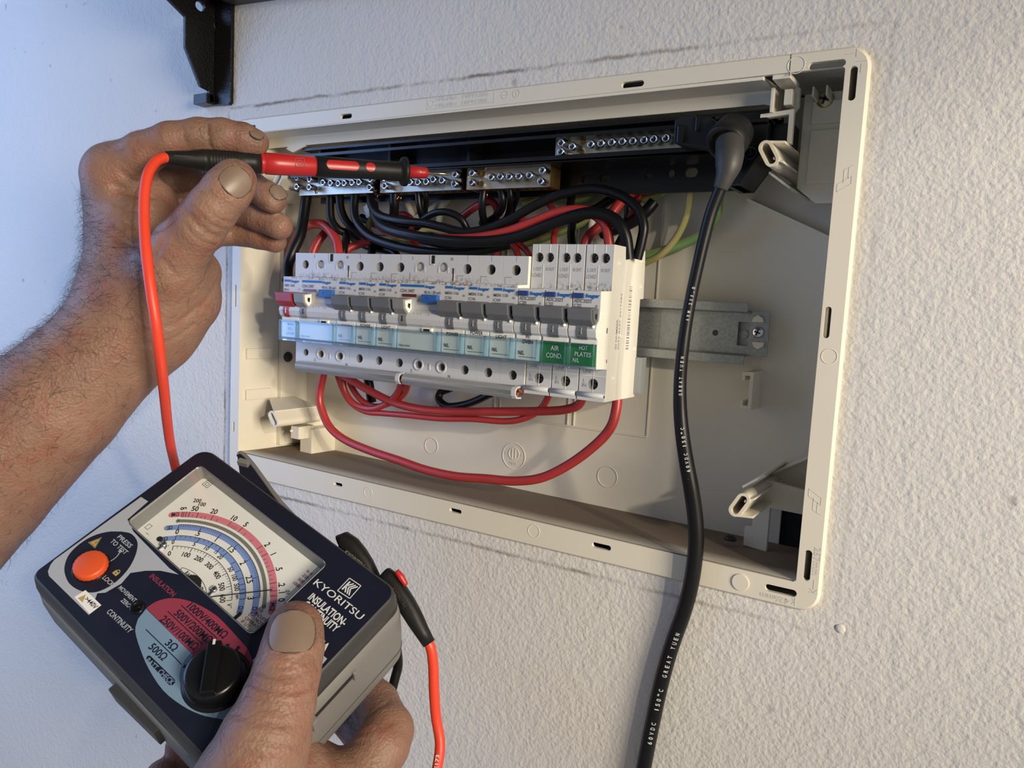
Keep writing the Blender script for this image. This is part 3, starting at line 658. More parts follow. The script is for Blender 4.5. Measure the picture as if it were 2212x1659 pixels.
def rcd(i, lab):
    x0 = X0+PM*i+.12; x1 = X0+PM*(i+2)-.12; xm = (x0+x1)/2; xq = (x0+xm)/2; xw = (xm+x1)/2
    t = thing('safety_switch', lab, 'breaker', (xm, 20, -136), 'two-module safety switches')
    mb = body(x0, x1, -98, -2.2, [(xq-1,-105.6,2.9),(xw,-105.6,2.9)], [(xq-1,-168.2,2.4),(xw,-168.2,2.4)], zst=-114.6)
    mb.build('housing', [M_grey, M_void, M_side, M_well], t)
    mb = MB()
    for xx in (xq-1, xw):
        mb.prism(circle(xx,-105.6,2.8,18), 'y', -0.6, 0.4)
    mb.build('terminal_plug', M_grey, t)
    mb = MB()
    for xx in (xq-1, xw):
        mb.ring((xx,-2.35,-105.6), EX, EZ, 3.7, 1.0, 28, a0=0, a1=180); mb.box(xx+3.2,xx+4.2,-2.5,-2.2,-109,-105.6); mb.box(xx-4.2,xx-3.2,-2.5,-2.2,-109,-105.6)
        mb.ridge_ring((xx,0,-168.2), EX, EZ, 3.5, 1.2, .7)
    mb.box(xm-2.1,xm-1.2,-2.6,-2.2,-103.6,-98); mb.box(xm-1.2,xm+1.6,-3,-2.2,-104.2,-103.6); mb.box(xm-1.2,xm-.2,-.6,-.0,-171,-167)
    mb.box(x0,x1,-2.6,-2.15,-114.5,-109.4)
    mb.build('terminal_shroud', M_grey, t, kind='stuff')
    mb = MB(); mb.box(xm-1.0,xm+1.6,-2.35,-2.2,-103.6,-98.4); mb.box(x1-1.3,x1-.5,-2.65,-2.55,-114,-106); mb.build('shroud_slot', M_void, t)
    well_screw('terminal_screw', xq-1, 6.5, -168.2, 2.0, t); well_screw('terminal_screw', xw, 6.5, -168.2, 2.0, t)
    ptext(t, [('1',1.9,x0+1.2,-100.2,None,'LEFT'),('N',1.9,x1-1.6,-100.4,1.7,'RIGHT')], y=-2.3)
    ptext(t, [('2',1.9,x0+1.2,-172.6,None,'LEFT'),('N',1.9,x1-1.6,-173.6,1.7,'RIGHT')], y=-.15, name='terminal_text')
    brand(t, x0, x1, wide=True)
    ptext(t, [('CDA 240T',1.9,x0+1.2,-121.2,11.5,'LEFT'),('40 A / 30 mA',1.8,x1-1.8,-121.6,13.0,'RIGHT'),('SENSITIVE',0.9,xw-.4,-128.6,6,'CENTER')])
    mb = MB(); mb.box(x0+3.2,x0+14.2,-13.4,-13.0,-125.0,-123.2); mb.build('status_window', M_maroon, t)
    mb = MB(); mb.box(xw-6.2,xw+6.0,-16.0,-12.6,-128.4,-123.0); mb.build('test_button', M_blue, t, bevel=.5)
    mb = MB(); mb.text('T', 1.9, (xw-1.5,-16.06,-125.7), EX, EZ); mb.build('button_letter', M_dblue, t)
    toggle(t, x0+.6, x0+10.0, M_tlight, m2=M_side)
    indicator(t, x0+3.6, x0+9.6, M_tlight, M_inkblack)
    mb = MB()
    for a in range(3): mb.box(x0+15.2+a*2.6,x0+15.4+a*2.6,-15.9,-15.7,-140.6,-134.6)
    mb.box(x0+14,x0+23,-15.9,-15.7,-137.9,-137.7); mb.box(x0+15,x0+21,-15.9,-15.7,-140.8,-140.6); mb.ring((x0+24.6,-15.9,-136.6),EX,EZ,1.1,.2,14)
    mb.box(x0+24.4,x0+28.4,-15.9,-15.7,-141,-140.8); mb.box(x0+24.4,x0+24.6,-15.9,-15.7,-141,-138.6); mb.box(x0+28.2,x0+28.4,-15.9,-15.7,-141,-138.6); mb.box(x0+24.4,x0+28.4,-15.9,-15.7,-138.8,-138.6)
    mb.text('A', 2.2, (x0+26.6,-15.9,-136.0), EX, EZ)
    mb.add([(x0+14.4,-13.1,-127.6),(x0+16,-13.1,-125.6),(x0+17.6,-13.1,-127.6)],[(0,1,2)])
    mb.build('wiring_diagram', M_inkpale, t)
    mb = MB(); mb.prism(circle(xm+1.0,-138.2,1.0,12),'y',-15.9,-15.6,1); mb.box(xm+3.6,xm+11.2,-15.2,-13,-146.0,-143.6); mb.box(xm+5.2,xm+10.4,-15.6,-15.1,-145.6,-144.0,1); mb.build('latch', [M_side, M_void], t, bevel=.2)
    cover(t, x0, x1, M_cardgrey, False, [('Safety switch',1.4,2.2,-155.4,9.0,'LEFT')], M_inkgrey)
    return t
def rcbo(i, code, cur, lab, card, lines, ink):
    x0 = X0+PM*i+.75; x1 = X0+PM*(i+1)-.25; xm = (x0+x1)/2
    t = thing('residual_current_breaker', lab, 'breaker', (xm, 20, -136), 'tall combined breakers at the right end')
    mb = body(x0, x1, -90.8, 0.2, [(xm-3.6,-98.4,2.75),(xm+3.4,-98.4,2.75)], [(xm+.4,-168.6,3.1)], zst=-116.3, ybt=0.6)
    mb.build('housing', [M_grey, M_void, M_side, M_well], t)
    for xx in (xm-3.6, xm+3.4): well_screw('terminal_screw', xx+.8, 5.6, -98.4, 2.0, t)
    well_screw('terminal_screw', xm+.4, 7, -168.6, 2.5, t)
    mb = MB()
    for xx in (xm-3.6, xm+3.4): mb.box(xx-.12,xx+.12,-.02,.1+.2,-95.6,-90.8)
    mb.box(xm-4,xm+3.2,-.02,.25,-102.4,-102.2); mb.box(xm-.5,xm-.3,-.02,.25,-116,-102.4); mb.box(xm+.3,xm+.5,.4,.65,-178,-159.6); mb.box(x0,x1,.2,.7,-164.2,-163.8)
    mb.build('moulded_line', M_side, t)
    mb = MB(); mb.cyl((x0,-1.2,-174.6),(x1,-1.2,-174.6),1.5,n=10); mb.box(x0,x1,-1.2,.6,-178,-174.4); mb.build('bottom_roll', M_grey, t)
    ptext(t, [('L OUT',1.9,xm-4.4,-105.0,5.4,'CENTER'),('N OUT',1.9,xm+4.0,-105.0,5.4,'CENTER'),('LOAD',2.1,xm-4.6,-108.6,6.4,'CENTER')], M_inkpale, y=.13)
    ptext(t, [('LINE',2.0,xm-3.6,-161.4,5.4,'CENTER'),('L',2.0,x0+3,-167.0,None,'CENTER'),('IN',2.0,x0+3.2,-169.6,None,'CENTER')], M_inkpale, y=.5, name='terminal_text')
    mb = MB(); mb.box(x0+.2,x0+6.6,-14.2,-12.6,-121.0,-118.2); mb.build('test_button', M_dblue, t, bevel=.3)
    brand(t, x0, x1, bar=False, z=-119.4)
    ptext(t, [(code,1.9,x0+.9,-122.4,11.0,'LEFT'),(cur,1.8,x0+.9,-124.9,4.6,'LEFT'),('A',1.3,x1-2.0,-124.8,None,'CENTER')])
    toggle(t, x0+.5, x1-1.4, M_toggle)
    indicator(t, x0+5.0, x0+11.4, M_toggle, M_inkpale)
    mb = MB(); mb.box(x1-3.8,x1-.4,-15.2,-12.8,-137.4,-134.4); mb.cyl((x1-3.4,-14.4,-136),(x1-.8,-17.6,-136),.8,n=10); mb.build('lever_pin', M_side, t, bevel=.2)
    cover(t, x0, x1, card, True, lines, ink)
    return t

# main isolator
x0 = X0+.1; x1 = X0+PM-.12; xm = (x0+x1)/2
iso = thing('main_isolator', 'main isolator switch with a dark red lever at the left end of the row', 'breaker', (xm,20,-136))
mb = body(x0, x1, -98, -2.2, [(xm+1.6,-106,3.0)], [(xm+1.6,-168.2,2.5)], zst=-114.6)
mb.build('housing', [M_grey, M_void, M_side, M_well], iso)
well_screw('terminal_screw', xm+1.8, 6.4, -106, 2.4, iso); well_screw('terminal_screw', xm+1.6, 7, -168.2, 2.2, iso)
brand(iso, x0, x1); ptext(iso, [('SBR 160',1.6,x0+1.2,-121.2,10,'LEFT'),('80 A',1.6,x0+1.2,-124.2,4.6,'LEFT'),('3',1.2,x1-1.6,-123.6,None,'CENTER')])
toggle(iso, x0-.2, x1-1.4, M_redtog, m2=M_redtog)
indicator(iso, x0+4.6, x0+9.8, M_redtog, M_inkwhite)
mb = MB(); mb.ridge_ring((x1-2.6,-15.6,-136), EX, EZ, 1.1, .7, .4); mb.build('lever_pin', M_side, iso)
cover(iso, x0, x1, M_cardgrey, True, [('MAIN',1.9,.4,-148.2,5.4,'CENTER'),('ISO-',1.9,.4,-151.4,5.0,'CENTER'),('LATOR',1.9,.4,-154.6,7,'CENTER')], M_inkblack)

rcd(1, 'two-module safety switch beside the red-levered main isolator, blank grey label')
mcb(3, 'MSN 116', 'C16', 'grey breaker just right of the first safety switch, header smudged, card reading N/L', [('- - -',1.2,0,-145.0,6,'CENTER')]+NL)
mcb(4, 'MSN 116', 'C16', 'middle breaker of the three between the two safety switches, labelled POWER', [('POWER',1.9,0,-145.1,9,'CENTER')]+NL)
mcb(5, 'MSN 110', 'C10', 'breaker labelled LIGHT just left of the second safety switch', [('LIGHT',1.9,0,-145.1,7.5,'CENTER')]+NL)
rcd(6, 'two-module safety switch in the middle of the row with a bright blue test button')
mcb(8, 'MSN 116', 'C16', 'breaker labelled POWER just right of the second safety switch', [('POWER',2.0,0,-146.0,9,'CENTER')]+NL)
mcb(9, 'MSN 116', 'C16', 'breaker labelled POWER immediately left of the right-hand LIGHT breaker', [('POWER',2.0,0,-144.2,9,'CENTER')]+NL)
mcb(10, 'MSN 110', 'C10', 'breaker labelled LIGHT beside the taller W/ OVEN breaker', [('LIGHT',2.0,0,-145.4,7.5,'CENTER')]+NL)
rcbo(11, 'ADC320T', 'C20', 'tall breaker labelled W/ OVEN with a white card', M_cardgrey, [('W/',2.2,0,-144.0,3.4,'CENTER'),('OVEN',2.2,0,-146.9,7,'CENTER'),('N/L',2.3,2.4,-153.4,4,'LEFT'),('_',0,2.2,-155.8,12,'')], M_inkblack)
rcbo(12, 'ADC332T', 'C32', 'tall breaker with green card reading AIR COND.', M_cardgreen, [('AIR',2.6,.2,-149.2,5.4,'CENTER'),('COND.',2.6,0,-153.4,10.2,'CENTER')], M_inkwhite)
r3 = rcbo(13, 'ADC332T', 'C32', 'tall end breaker with green card reading HOT PLATES', M_cardgreen, [('HOT',2.2,.3,-147.8,5.2,'CENTER'),('PLATES',2.3,.2,-151.4,10,'CENTER'),('N/L',2.2,2.6,-154.8,3.8,'LEFT')], M_inkwhite)
xs = X0+PM*14-.25
side_pips(r3, xs, M_side)
mb = MB(); yy = [0]
rr = random.Random(3); z = -112.5
while z > -148.5:
    h = rr.choice([.35,.35,.7,1.0]); mb.prism([(24.5,z),(28.5,z),(28.5,z-h),(24.5,z-h)], 'x', xs, xs+.06); z -= h+rr.choice([.3,.5,.8])
mb.text('ID NUMBER', 2.0, (xs+.05, 10.5, -140), np.array([0,0,1.]), -EY, w=17, align='CENTER')
mb.text('9092 8597 2417383', 1.5, (xs+.05, 14, -133), np.array([0,0,1.]), -EY, w=32, align='CENTER')
mb.build('barcode', M_inkpale, r3)
mb = MB(); mb.box(xs-7,xs+4,40,48,-176,-154); mb.build('rail_clip', mat('clip_grey',(0.30,0.32,0.33),.5), r3, bevel=.4)

# busbar combs along the lower terminals
for k, (a, b, lab) in enumerate(((79.5, 177.5, 'left grey busbar strip under the first five breakers'), (177.9, 266.5, 'right grey busbar strip under the second group of breakers'))):
    t = thing('busbar_comb', lab, 'busbar', ((a+b)/2, -5, -178), 'grey busbar strips')
    mb = MB(); mb.prism([(-1.2,-174.2),(-5.6,-174.6),(-7.4,-176.4),(-7.2,-179.6),(-5.4,-181.6),(0,-182),(0,-181),(-4.8,-180.6),(-6.2,-179),(-6.2,-177),(-4.8,-175.5),(-1.2,-175.2)], 'x', a, b-2.2); mb.prism([(-1.2,-174.2),(-5.6,-174.6),(-7.4,-176.4),(-7.2,-179.6),(-5.4,-181.6),(0,-182)], 'x', a, b-5)
    mb.build('insulating_strip', M_grey, t, bevel=.25)
    mb = MB(); mb.box(b-6, b-.4, -5.4, -1.0, -179.6, -177.6); mb.box(b-6,b-1,-4.4,-2.4,-177.6,-176); mb.build('copper_bar', M_copper, t, bevel=.3)
# ------------------------------------------------------------------ black terminal-bar carrier and brass bars
car = thing('terminal_bar_carrier', 'glossy black plastic carrier across the top of the enclosure holding the brass bars', 'carrier', (215, 40, -40))
mb = MB(); mb.plate([(48,-20),(392,-20),(392,-40),(379,-58.5),(374,-58.5),(372,-57),(48,-57)], [slot(x,z,w,h) for x,z,w,h in ((275,-47.5,4.2,4.2),(289,-47.2,7.5,4.6),(317,-47,4,4),(331,-46,4.4,4.4),(343,-46,8,5.4),(347.5,-38,8,3))], 'y', 44, 46.5)
mb.build('back_plate', M_black, car)
mb = MB(); mb.box(48,392,13,46,-28.2,-26.0); mb.build('upper_ledge', M_black, car, bevel=.3)
mb = MB(); mb.box(48,374,13,46,-42.4,-40.4); mb.box(48,374,13,14.6,-42.4,-38.2); mb.build('lower_ledge', M_black, car, bevel=.3)
mb = MB(); mb.box(48,392,24,46,-21.0,-19.2); mb.build('top_plate', M_black, car)
for x in (60, 128, 196, 262):
    mb = MB(); mb.box(x-1,x+1,30,45,-41,-20); mb.build('divider', M_black, car)
mb = MB(); mb.prism([(374,-58.5),(379,-58.5),(392,-40),(392,-22),(374,-22)], 'y', 16, 18.5); mb.box(371.5,374,16,46,-58.5,-22)
mb.prism([(379,-58.5),(392,-40),(391,-39),(378,-57.5)], 'y', 16, 46); mb.build('end_gusset', M_black, car, bevel=.3)
mb = MB(); mb.box(384,392,18,30,-37,-25); mb.box(392,402,24,40,-39,-27); mb.build('end_lug', M_black, car, bevel=.4)
p = atY(1621, 331, 16); mb = MB(); mb.ring((p[0],15.9,p[2]), EX, EZ, 3, .35, 24); mb.box(p[0]-.2,p[0]+.2,15.85,15.95,p[2]-.6,p[2]+1.6); mb.box(p[0]-1.6,p[0]+1.6,15.85,15.95,p[2]-.8,p[2]-.5); mb.build('earth_mark', mat('moulded_black',(0.05,.05,.05),.3), car)
for x in (150, 178, 205, 232):
    mb = MB(); mb.cyl((x,46,-33.5),(x,43,-33.5),1.8,n=12); mb.build('locating_boss', M_black, car)

def screw_proto():
    mb = MB(); r = 2.45
    mb.lathe((0,0,0),(0,-1,0),[(0,r*.78),(1.0,r*.78),(1.05,r*.86),(6.4,r),(6.9,r*.92),(7.0,r*.72),(6.2,r*.35),(6.0,1e-4)],14)
    for a in (0.4, 0.4+math.pi/2):
        d = np.array([math.cos(a),0,math.sin(a)]); e = np.array([-math.sin(a),0,math.cos(a)])
        mb.obox((0,-6.55,0), d*r*.66, e*r*.12, np.array([0,.28,0]), 1)
    o = mb.build('terminal_screw', [M_screw, M_recess]); return o
SP = screw_proto(); sp_used = [False]
def screw_at(parent, x, y, z, rot):
    if not sp_used[0]:
        o = SP; sp_used[0] = True; o.parent = parent; o.matrix_parent_inverse = parent.matrix_basis.inverted()
    else:
        o = SP.copy(); COL.objects.link(o); o.parent = parent; o.matrix_parent_inverse = parent.matrix_basis.inverted()
    o.name = 'terminal_screw'; o.location = Vector((x,y,z))*S; o.rotation_euler = (0, rot, 0)
def brass_bar(lab, xa, xb, za, zb, yf, screws, holes, copper_tops=()):
    t = thing('brass_terminal_bar', lab, 'terminal bar', ((xa+xb)/2, yf+8, (za+zb)/2), 'brass terminal bars in the black carrier')
    mb = MB(); mb.plate([(xa,zb),(xb,zb),(xb,za),(xa,za)], [circle(h[0],h[1],1.9,14) for h in holes], 'y', yf, yf+.6, back=False)
    mb.build('tinned_face', M_brass, t)
    mb = MB(); mb.box(xa,xb,yf+.6,yf+13,zb,za)
    for h in holes: pass
    mb.build('bar_body', M_brassdark, t)
    rr = random.Random(int(xa))
    for (x, z, out) in screws:
        screw_at(t, x, yf+out, z, rr.uniform(0,3))
    mb = MB()
    for x in np.linspace(xa+5, xb-4, 11): mb.cyl((x,yf+6.5,zb-.05),(x,yf+6.5,zb+.3),1.7,n=10)
    mb.build('wire_entry', M_void, t)
def px(u, v, y): p = atY(u, v, y); return p[0], p[2]
YF = 24.0
def row(pts, y):        # screw-head pixels -> bar coordinates (heads stand about 7 mm proud)
    return [px(u, v, y) for u, v in pts]
hA = row([(640,383),(668,387),(640,403),(667,404),(697,394),(713,395),(730,396),(743,395),(760,394),(775,393),(797,386),(795,404)], YF-8)
hB = row([(830,384),(830,401),(885,393),(902,393),(920,392),(935,387),(954,389),(982,376),(980,396)], YF-8)
hC = row([(1019,373),(1017,393),(1060,382),(1080,381),(1099,381),(1120,380),(1143,378),(1171,367),(1167,391)], YF-8)
hD = row([(1215,309),(1239,317),(1214,328),(1279,312),(1301,310),(1324,308),(1347,306),(1370,305),(1394,303),(1415,301),(1441,299)], YF-5)
brass_bar('left brass bar under the red probe handle', 46, 119.5, -41.6, -53.6, YF, [(x,z,-1.2 if i < 10 else 0) for i,(x,z) in enumerate(hA)], [(64,-51)])
brass_bar('middle brass bar whose end screw the probe pin touches', 126, 195.5, -41.8, -53.9, YF, [(x,z,-1) for x,z in hB], [(137,-50.5)])
brass_bar('right-hand lower brass bar beside the empty slotted plate', 200, 261.8, -42.0, -54.2, YF, [(x,z,-1) for x,z in hC], [(212.5,-44.6),(212,-50.8)])
brass_bar('upper brass earth bar partly behind the black plug', 264.6, 360, -25.2, -37.5, YF, [(x,z,0) for x,z in hD], [(283,-29),(282.5,-35)])
mb = MB()
for u,v in ((858,428),(861,425),(866,427),(851,427),(1052,420),(1048,421),(767,423),(815,423)):
    p = atY(u,v,31); mb.cyl((p[0],31,p[2]-2.2),(p[0]+.6,30.4,p[2]+1),.45,n=6)
mb.build('copper_strand', M_copper, car, kind='stuff')
# ------------------------------------------------------------------ building wires
def wire(name, label, pts, r, m, group, stripe=None, n=12, sub=6):
    P = [atY(u, v, y) for u, v, y in pts]
    mb = MB(); mb.tube(P, r, n=n, sub=sub, stripe=stripe)
    o = mb.build(name, m if isinstance(m, list) else [m], recalc=False); tag(o, label, 'wire', group); return o
GRN = [M_wgreen, M_wyellow]; ST = (0,1,2,3)
BK, RD, GY = 'black wires above the breakers', 'red wires above the breakers', 'green-yellow earth wires'
wire('black_wire', 'thick black wire at far left from the left brass bar down past the main isolator', [(664,408,30),(660,440,28),(655,475,25),(648,510,20),(632,545,14),(622,575,11),(621,606,6)], 4.0, M_wblack, BK)
wire('red_wire', 'thick red wire arching behind the far-left black wire', [(618,590,40),(628,545,38),(648,500,36),(675,484,34),(703,489,33),(724,515,30),(731,540,27),(733,575,25)], 3.6, M_wred, RD)
wire('red_wire', 'thick red wire rising diagonally under the red arch at far left', [(668,580,30),(680,535,34),(700,505,40),(716,492,46)], 3.3, M_wred, RD)
wire('black_wire', 'black wire second from left under the left brass bar', [(714,412,31),(713,445,30),(716,475,30),(730,495,32),(748,508,36),(742,545,30),(738,575,30)], 3.0, M_wblack, BK)
wire('black_wire', 'black wire third from left, sweeping right below the left brass bar', [(733,412,31),(736,450,30),(748,478,31),(770,498,34),(800,512,40),(850,520,50)], 3.0, M_wblack, BK)
wire('black_wire', 'long lowest black wire skimming the breaker tops', [(768,412,30),(765,450,28),(772,480,26),(800,510,24),(850,530,22),(910,542,20),(980,547,20),(1040,541,24),(1100,528,30)], 3.1, M_wblack, BK)
wire('black_wire', 'uppermost long black wire arching over to the last breaker', [(800,412,30),(803,445,25),(822,466,20),(865,477,16),(920,483,15),(960,492,15),(1005,502,16),(1055,493,17),(1105,472,18),(1160,442,20),(1215,419,22),(1278,408,24),(1335,420,24),(1375,448,24),(1390,485,24),(1386,520,24),(1376,560,24)], 2.9, M_wblack, BK)
wire('black_wire', 'thick black wire under the long red one, ending at the HOT PLATES breaker', [(806,440,28),(812,470,22),(835,493,16),(890,508,12),(950,518,11),(1010,522,11),(1070,520,12),(1130,508,13),(1190,484,14),(1245,465,15),(1290,460,16),(1328,474,17),(1350,505,18),(1358,560,20)], 3.5, M_wblack, BK)
wire('red_wire', 'long red wire curving over the breakers beside the thick black one', [(816,460,34),(822,485,26),(850,502,19),(905,512,16),(965,515,15),(1030,513,15),(1095,500,16),(1150,480,17),(1205,459,18),(1255,454,19),(1290,468,20),(1311,495,20),(1319,560,20)], 3.0, M_wred, RD)
wire('earth_wire', 'pale green earth wire looping near the left brass bars', [(812,460,40),(799,478,34),(797,500,28),(815,514,26),(848,517,27),(885,514,34),(905,502,40),(930,496,42),(965,505,42),(1000,512,40)], 2.1, GRN, GY, ST)
wire('red_wire', 'red wire hugging the back of the green loop', [(815,485,46),(840,505,40),(880,518,38),(900,530,38)], 2.6, M_wred, RD)
wire('red_wire', 'short red wire dipping toward the first three small breakers', [(800,520,44),(775,528,40),(750,540,34),(730,575,30)], 3.0, M_wred, RD)
wire('black_wire', 'black wire dropping straight from the middle brass bar', [(852,412,32),(852,445,34),(850,475,40),(846,510,46)], 3.4, M_wblack, BK)
wire('black_wire', 'curved black wire under the probe pin', [(902,408,31),(905,440,32),(912,468,36),(925,490,42)], 2.3, M_wblack, BK)
wire('black_wire', 'slim black wire next to the curved one under the probe pin', [(917,408,31),(921,430,34),(918,460,42)], 1.9, M_wblack, BK)
wire('black_wire', 'black wire making a round arch behind the lower black bundle', [(900,492,30),(915,474,27),(940,460,25),(968,459,25),(995,472,26),(1010,498,30),(1015,520,36)], 2.4, M_wblack, BK)
wire('red_wire', 'small red wire arching left of the probe pin', [(852,470,50),(868,462,48),(886,470,46),(893,488,46),(880,505,48)], 2.1, M_wred, RD)
wire('red_wire', 'red loop hanging below the right-hand brass bar', [(992,474,46),(1015,455,44),(1040,440,43),(1062,436,44),(1074,452,46),(1072,470,50)], 2.6, M_wred, RD)
wire('black_wire', 'black wire with bare strands under the right-hand brass bar', [(1045,412,31),(1042,435,31),(1042,460,34),(1048,490,40)], 2.5, M_wblack, BK)
wire('black_wire', 'middle black wire below the right-hand brass bar', [(1081,408,31),(1086,432,32),(1082,455,36),(1062,474,42),(1040,482,46)], 2.4, M_wblack, BK)
wire('black_wire', 'black wire right of the middle one below the right-hand brass bar', [(1101,408,31),(1103,430,33),(1100,455,40),(1090,480,46)], 2.1, M_wblack, BK)
wire('black_wire', 'thin black wire furthest right below the right-hand brass bar', [(1119,408,31),(1116,432,36),(1108,455,44)], 1.6, M_wblack, BK)
wire('red_wire', 'short red wire slanting down behind the long red wire', [(1130,470,48),(1122,488,44),(1108,500,40),(1080,512,40)], 2.0, M_wred, RD)
wire('red_wire', 'short red stub crossing above the long red wire', [(1176,430,50),(1190,446,46),(1200,462,44),(1205,480,44)], 2.1, M_wred, RD)
wire('red_wire', 'red wire into the W/ OVEN breaker', [(1206,478,44),(1199,500,38),(1196,520,32),(1196,560,26)], 1.9, M_wred, RD)
wire('red_wire', 'red wire slanting into the AIR COND. breaker', [(1392,400,60),(1372,412,52),(1345,432,44),(1322,460,38),(1300,485,34),(1274,508,30),(1262,535,28),(1258,570,26)], 3.0, M_wred, RD)
wire('red_wire', 'dim red wire behind the black arch at right', [(1388,405,60),(1378,430,58),(1366,460,56),(1350,490,56)], 2.6, M_wred, RD)
wire('black_wire', 'fat black cable stub poking out right of the arch', [(1413,436,52),(1396,456,50),(1372,476,50),(1340,492,50),(1300,505,52)], 3.6, M_wblack, BK)
wire('black_wire', 'black wire upright behind the arch at right', [(1358,440,56),(1356,470,56),(1350,500,52),(1330,540,44)], 2.6, M_wblack, BK)
wire('black_wire', 'black wire entering the AIR COND. breaker from above', [(1235,420,54),(1232,450,50),(1236,480,46),(1234,510,42),(1240,560,34)], 2.6, M_wblack, BK)
wire('black_wire', 'black wire looping low behind the breaker tops at centre', [(1240,475,54),(1290,450,54),(1330,425,56),(1370,412,60)], 3.0, M_wblack, BK)
wire('black_wire', 'black wire crossing behind the POWER breakers', [(860,500,54),(920,520,54),(1000,535,52),(1080,528,50),(1140,510,50),(1185,490,52)], 3.0, M_wblack, BK)
wire('black_wire', 'black wire at back under the middle brass bar', [(780,470,56),(830,490,58),(900,500,58),(980,515,56),(1060,510,56),(1130,480,58)], 3.2, M_wblack, BK)
wire('black_wire', 'dark wire lowest at the back left', [(745,500,56),(790,530,54),(850,545,52),(860,575,50)], 3.2, M_wblack, BK)
wire('black_wire', 'black wire beside the left LIGHT breaker top', [(808,520,50),(803,545,44),(800,575,40)], 3.0, M_wblack, BK)
wire('red_wire', 'red wire crossing low behind the right-hand LIGHT breaker', [(1095,520,50),(1115,540,46),(1125,575,40)], 2.2, M_wred, RD)
wire('red_wire', 'red wire running down to the W/ OVEN breaker side', [(1115,522,50),(1140,545,48),(1150,575,46)], 2.0, M_wred, RD)
wire('red_wire', 'red wire dropping behind the POWER breaker', [(1080,520,50),(1072,545,48),(1068,575,44)], 2.4, M_wred, RD)
wire('earth_wire', 'earth wire behind the black arch, near the plate slots', [(1130,440,60),(1180,428,60),(1250,432,60),(1288,415,60),(1296,400,58)], 2.6, GRN, GY, ST)
wire('earth_wire', 'earth wire crossing low behind the tall breakers', [(1120,530,58),(1160,520,60),(1200,505,60),(1240,490,62),(1280,470,62)], 2.6, GRN, GY, ST)
wire('earth_wire', 'earth wire emerging under the slotted plate at right', [(1390,432,60),(1415,424,58),(1436,410,54),(1440,398,50)], 2.4, GRN, GY, ST)
wire('earth_wire', 'pale green earth wire hanging in the open right half', [(1493,392,50),(1490,430,50),(1480,475,52),(1460,515,54),(1430,548,57),(1395,566,60),(1365,570,62)], 2.2, GRN, GY, (0,1,2,3))
wire('earth_wire', 'yellow and green earth wire passing behind the black lead', [(1552,430,46),(1548,465,50),(1528,497,54),(1495,518,56),(1450,536,58),(1405,550,60),(1360,556,62)], 2.9, [M_wyellow, M_wgreen], GY, (0,1,2,3))
# white cable ties / sheath scraps among the wires
mb = MB(); p = [atY(u,v,40) for u,v in ((788,448),(800,438),(812,452),(806,470),(795,472))]; mb.prism([(q[0],q[2]) for q in p],'y',38,42)
o = mb.build('sheath_offcut', M_inkwhite, bevel=.4); tag(o, 'small white scrap of cable sheath among the wires under the left bar', 'scrap')
for k,(pts,r,l) in enumerate((([(880,440,62),(900,470,62),(960,430,62)],2.4,'white sheathed cable high behind the curved black wires'),([(955,560,61),(948,500,60),(958,440,60),(990,405,58)],3.2,'white sheathed cable rising behind the round black arch'),([(1290,560,62),(1278,490,62),(1290,440,62)],2.6,'white sheathed cable behind the AIR COND. breaker'))):
    wire('white_cable', l, pts, r, M_side, 'white cables behind the wires')
# loops below the breakers
RB = 'red wires below the breakers'
wire('red_wire', 'longest red wire, hanging in a wide bow below the whole row', [(703,785,26),(696,820,26),(690,855,26),(695,885,26),(712,922,26),(745,950,26),(800,974,25),(860,994,24),(920,1015,23),(985,1029,22),(1050,1034,22),(1110,1039,22),(1170,1032,22),(1230,1003,23),(1285,962,24),(1318,925,25),(1331,885,26),(1335,840,28)], 3.0, M_wred, RB)
wire('red_wire', 'red wire running level below the row, ending under AIR COND.', [(722,800,28),(760,822,30),(800,845,32),(850,869,34),(910,884,34),(990,889,34),(1090,889,34),(1180,888,34),(1225,884,33),(1252,872,32),(1262,840,30)], 2.9, M_wred, RB)
wire('red_wire', 'thinner red wire, lower of the two level runs, ending under W/ OVEN', [(726,802,32),(740,840,36),(758,870,38),(790,889,39),(830,893,39),(880,897,38),(950,904,38),(1020,905,38),(1085,910,38),(1125,906,37),(1160,890,36),(1182,862,34),(1188,830,30)], 2.2, M_wred, RB)
wire('orange_red_wire', 'bright red jumper loop, outer of two under the first safety switch', [(738,805,34),(745,845,36),(765,872,38),(800,883,38),(835,872,36),(858,850,32),(868,825,28)], 2.4, M_wred, RB)
wire('orange_red_wire', 'bright red jumper loop, inner of two under the first safety switch', [(748,805,36),(762,840,40),(785,868,42),(815,878,42),(850,868,38),(875,848,33),(881,822,28)], 2.2, M_wred, RB)
wire('black_wire', 'black wire dropping behind the red jumper loops', [(794,812,50),(798,835,50),(803,868,52)], 3.6, M_wblack, 'black wires below the breakers')
wire('black_wire', 'black wire curled in a loop below the second safety switch', [(1060,850,40),(1030,865,44),(1000,875,48),(968,878,50),(949,865,52),(952,848,54),(975,838,56)], 2.8, M_wblack, 'black wires below the breakers')
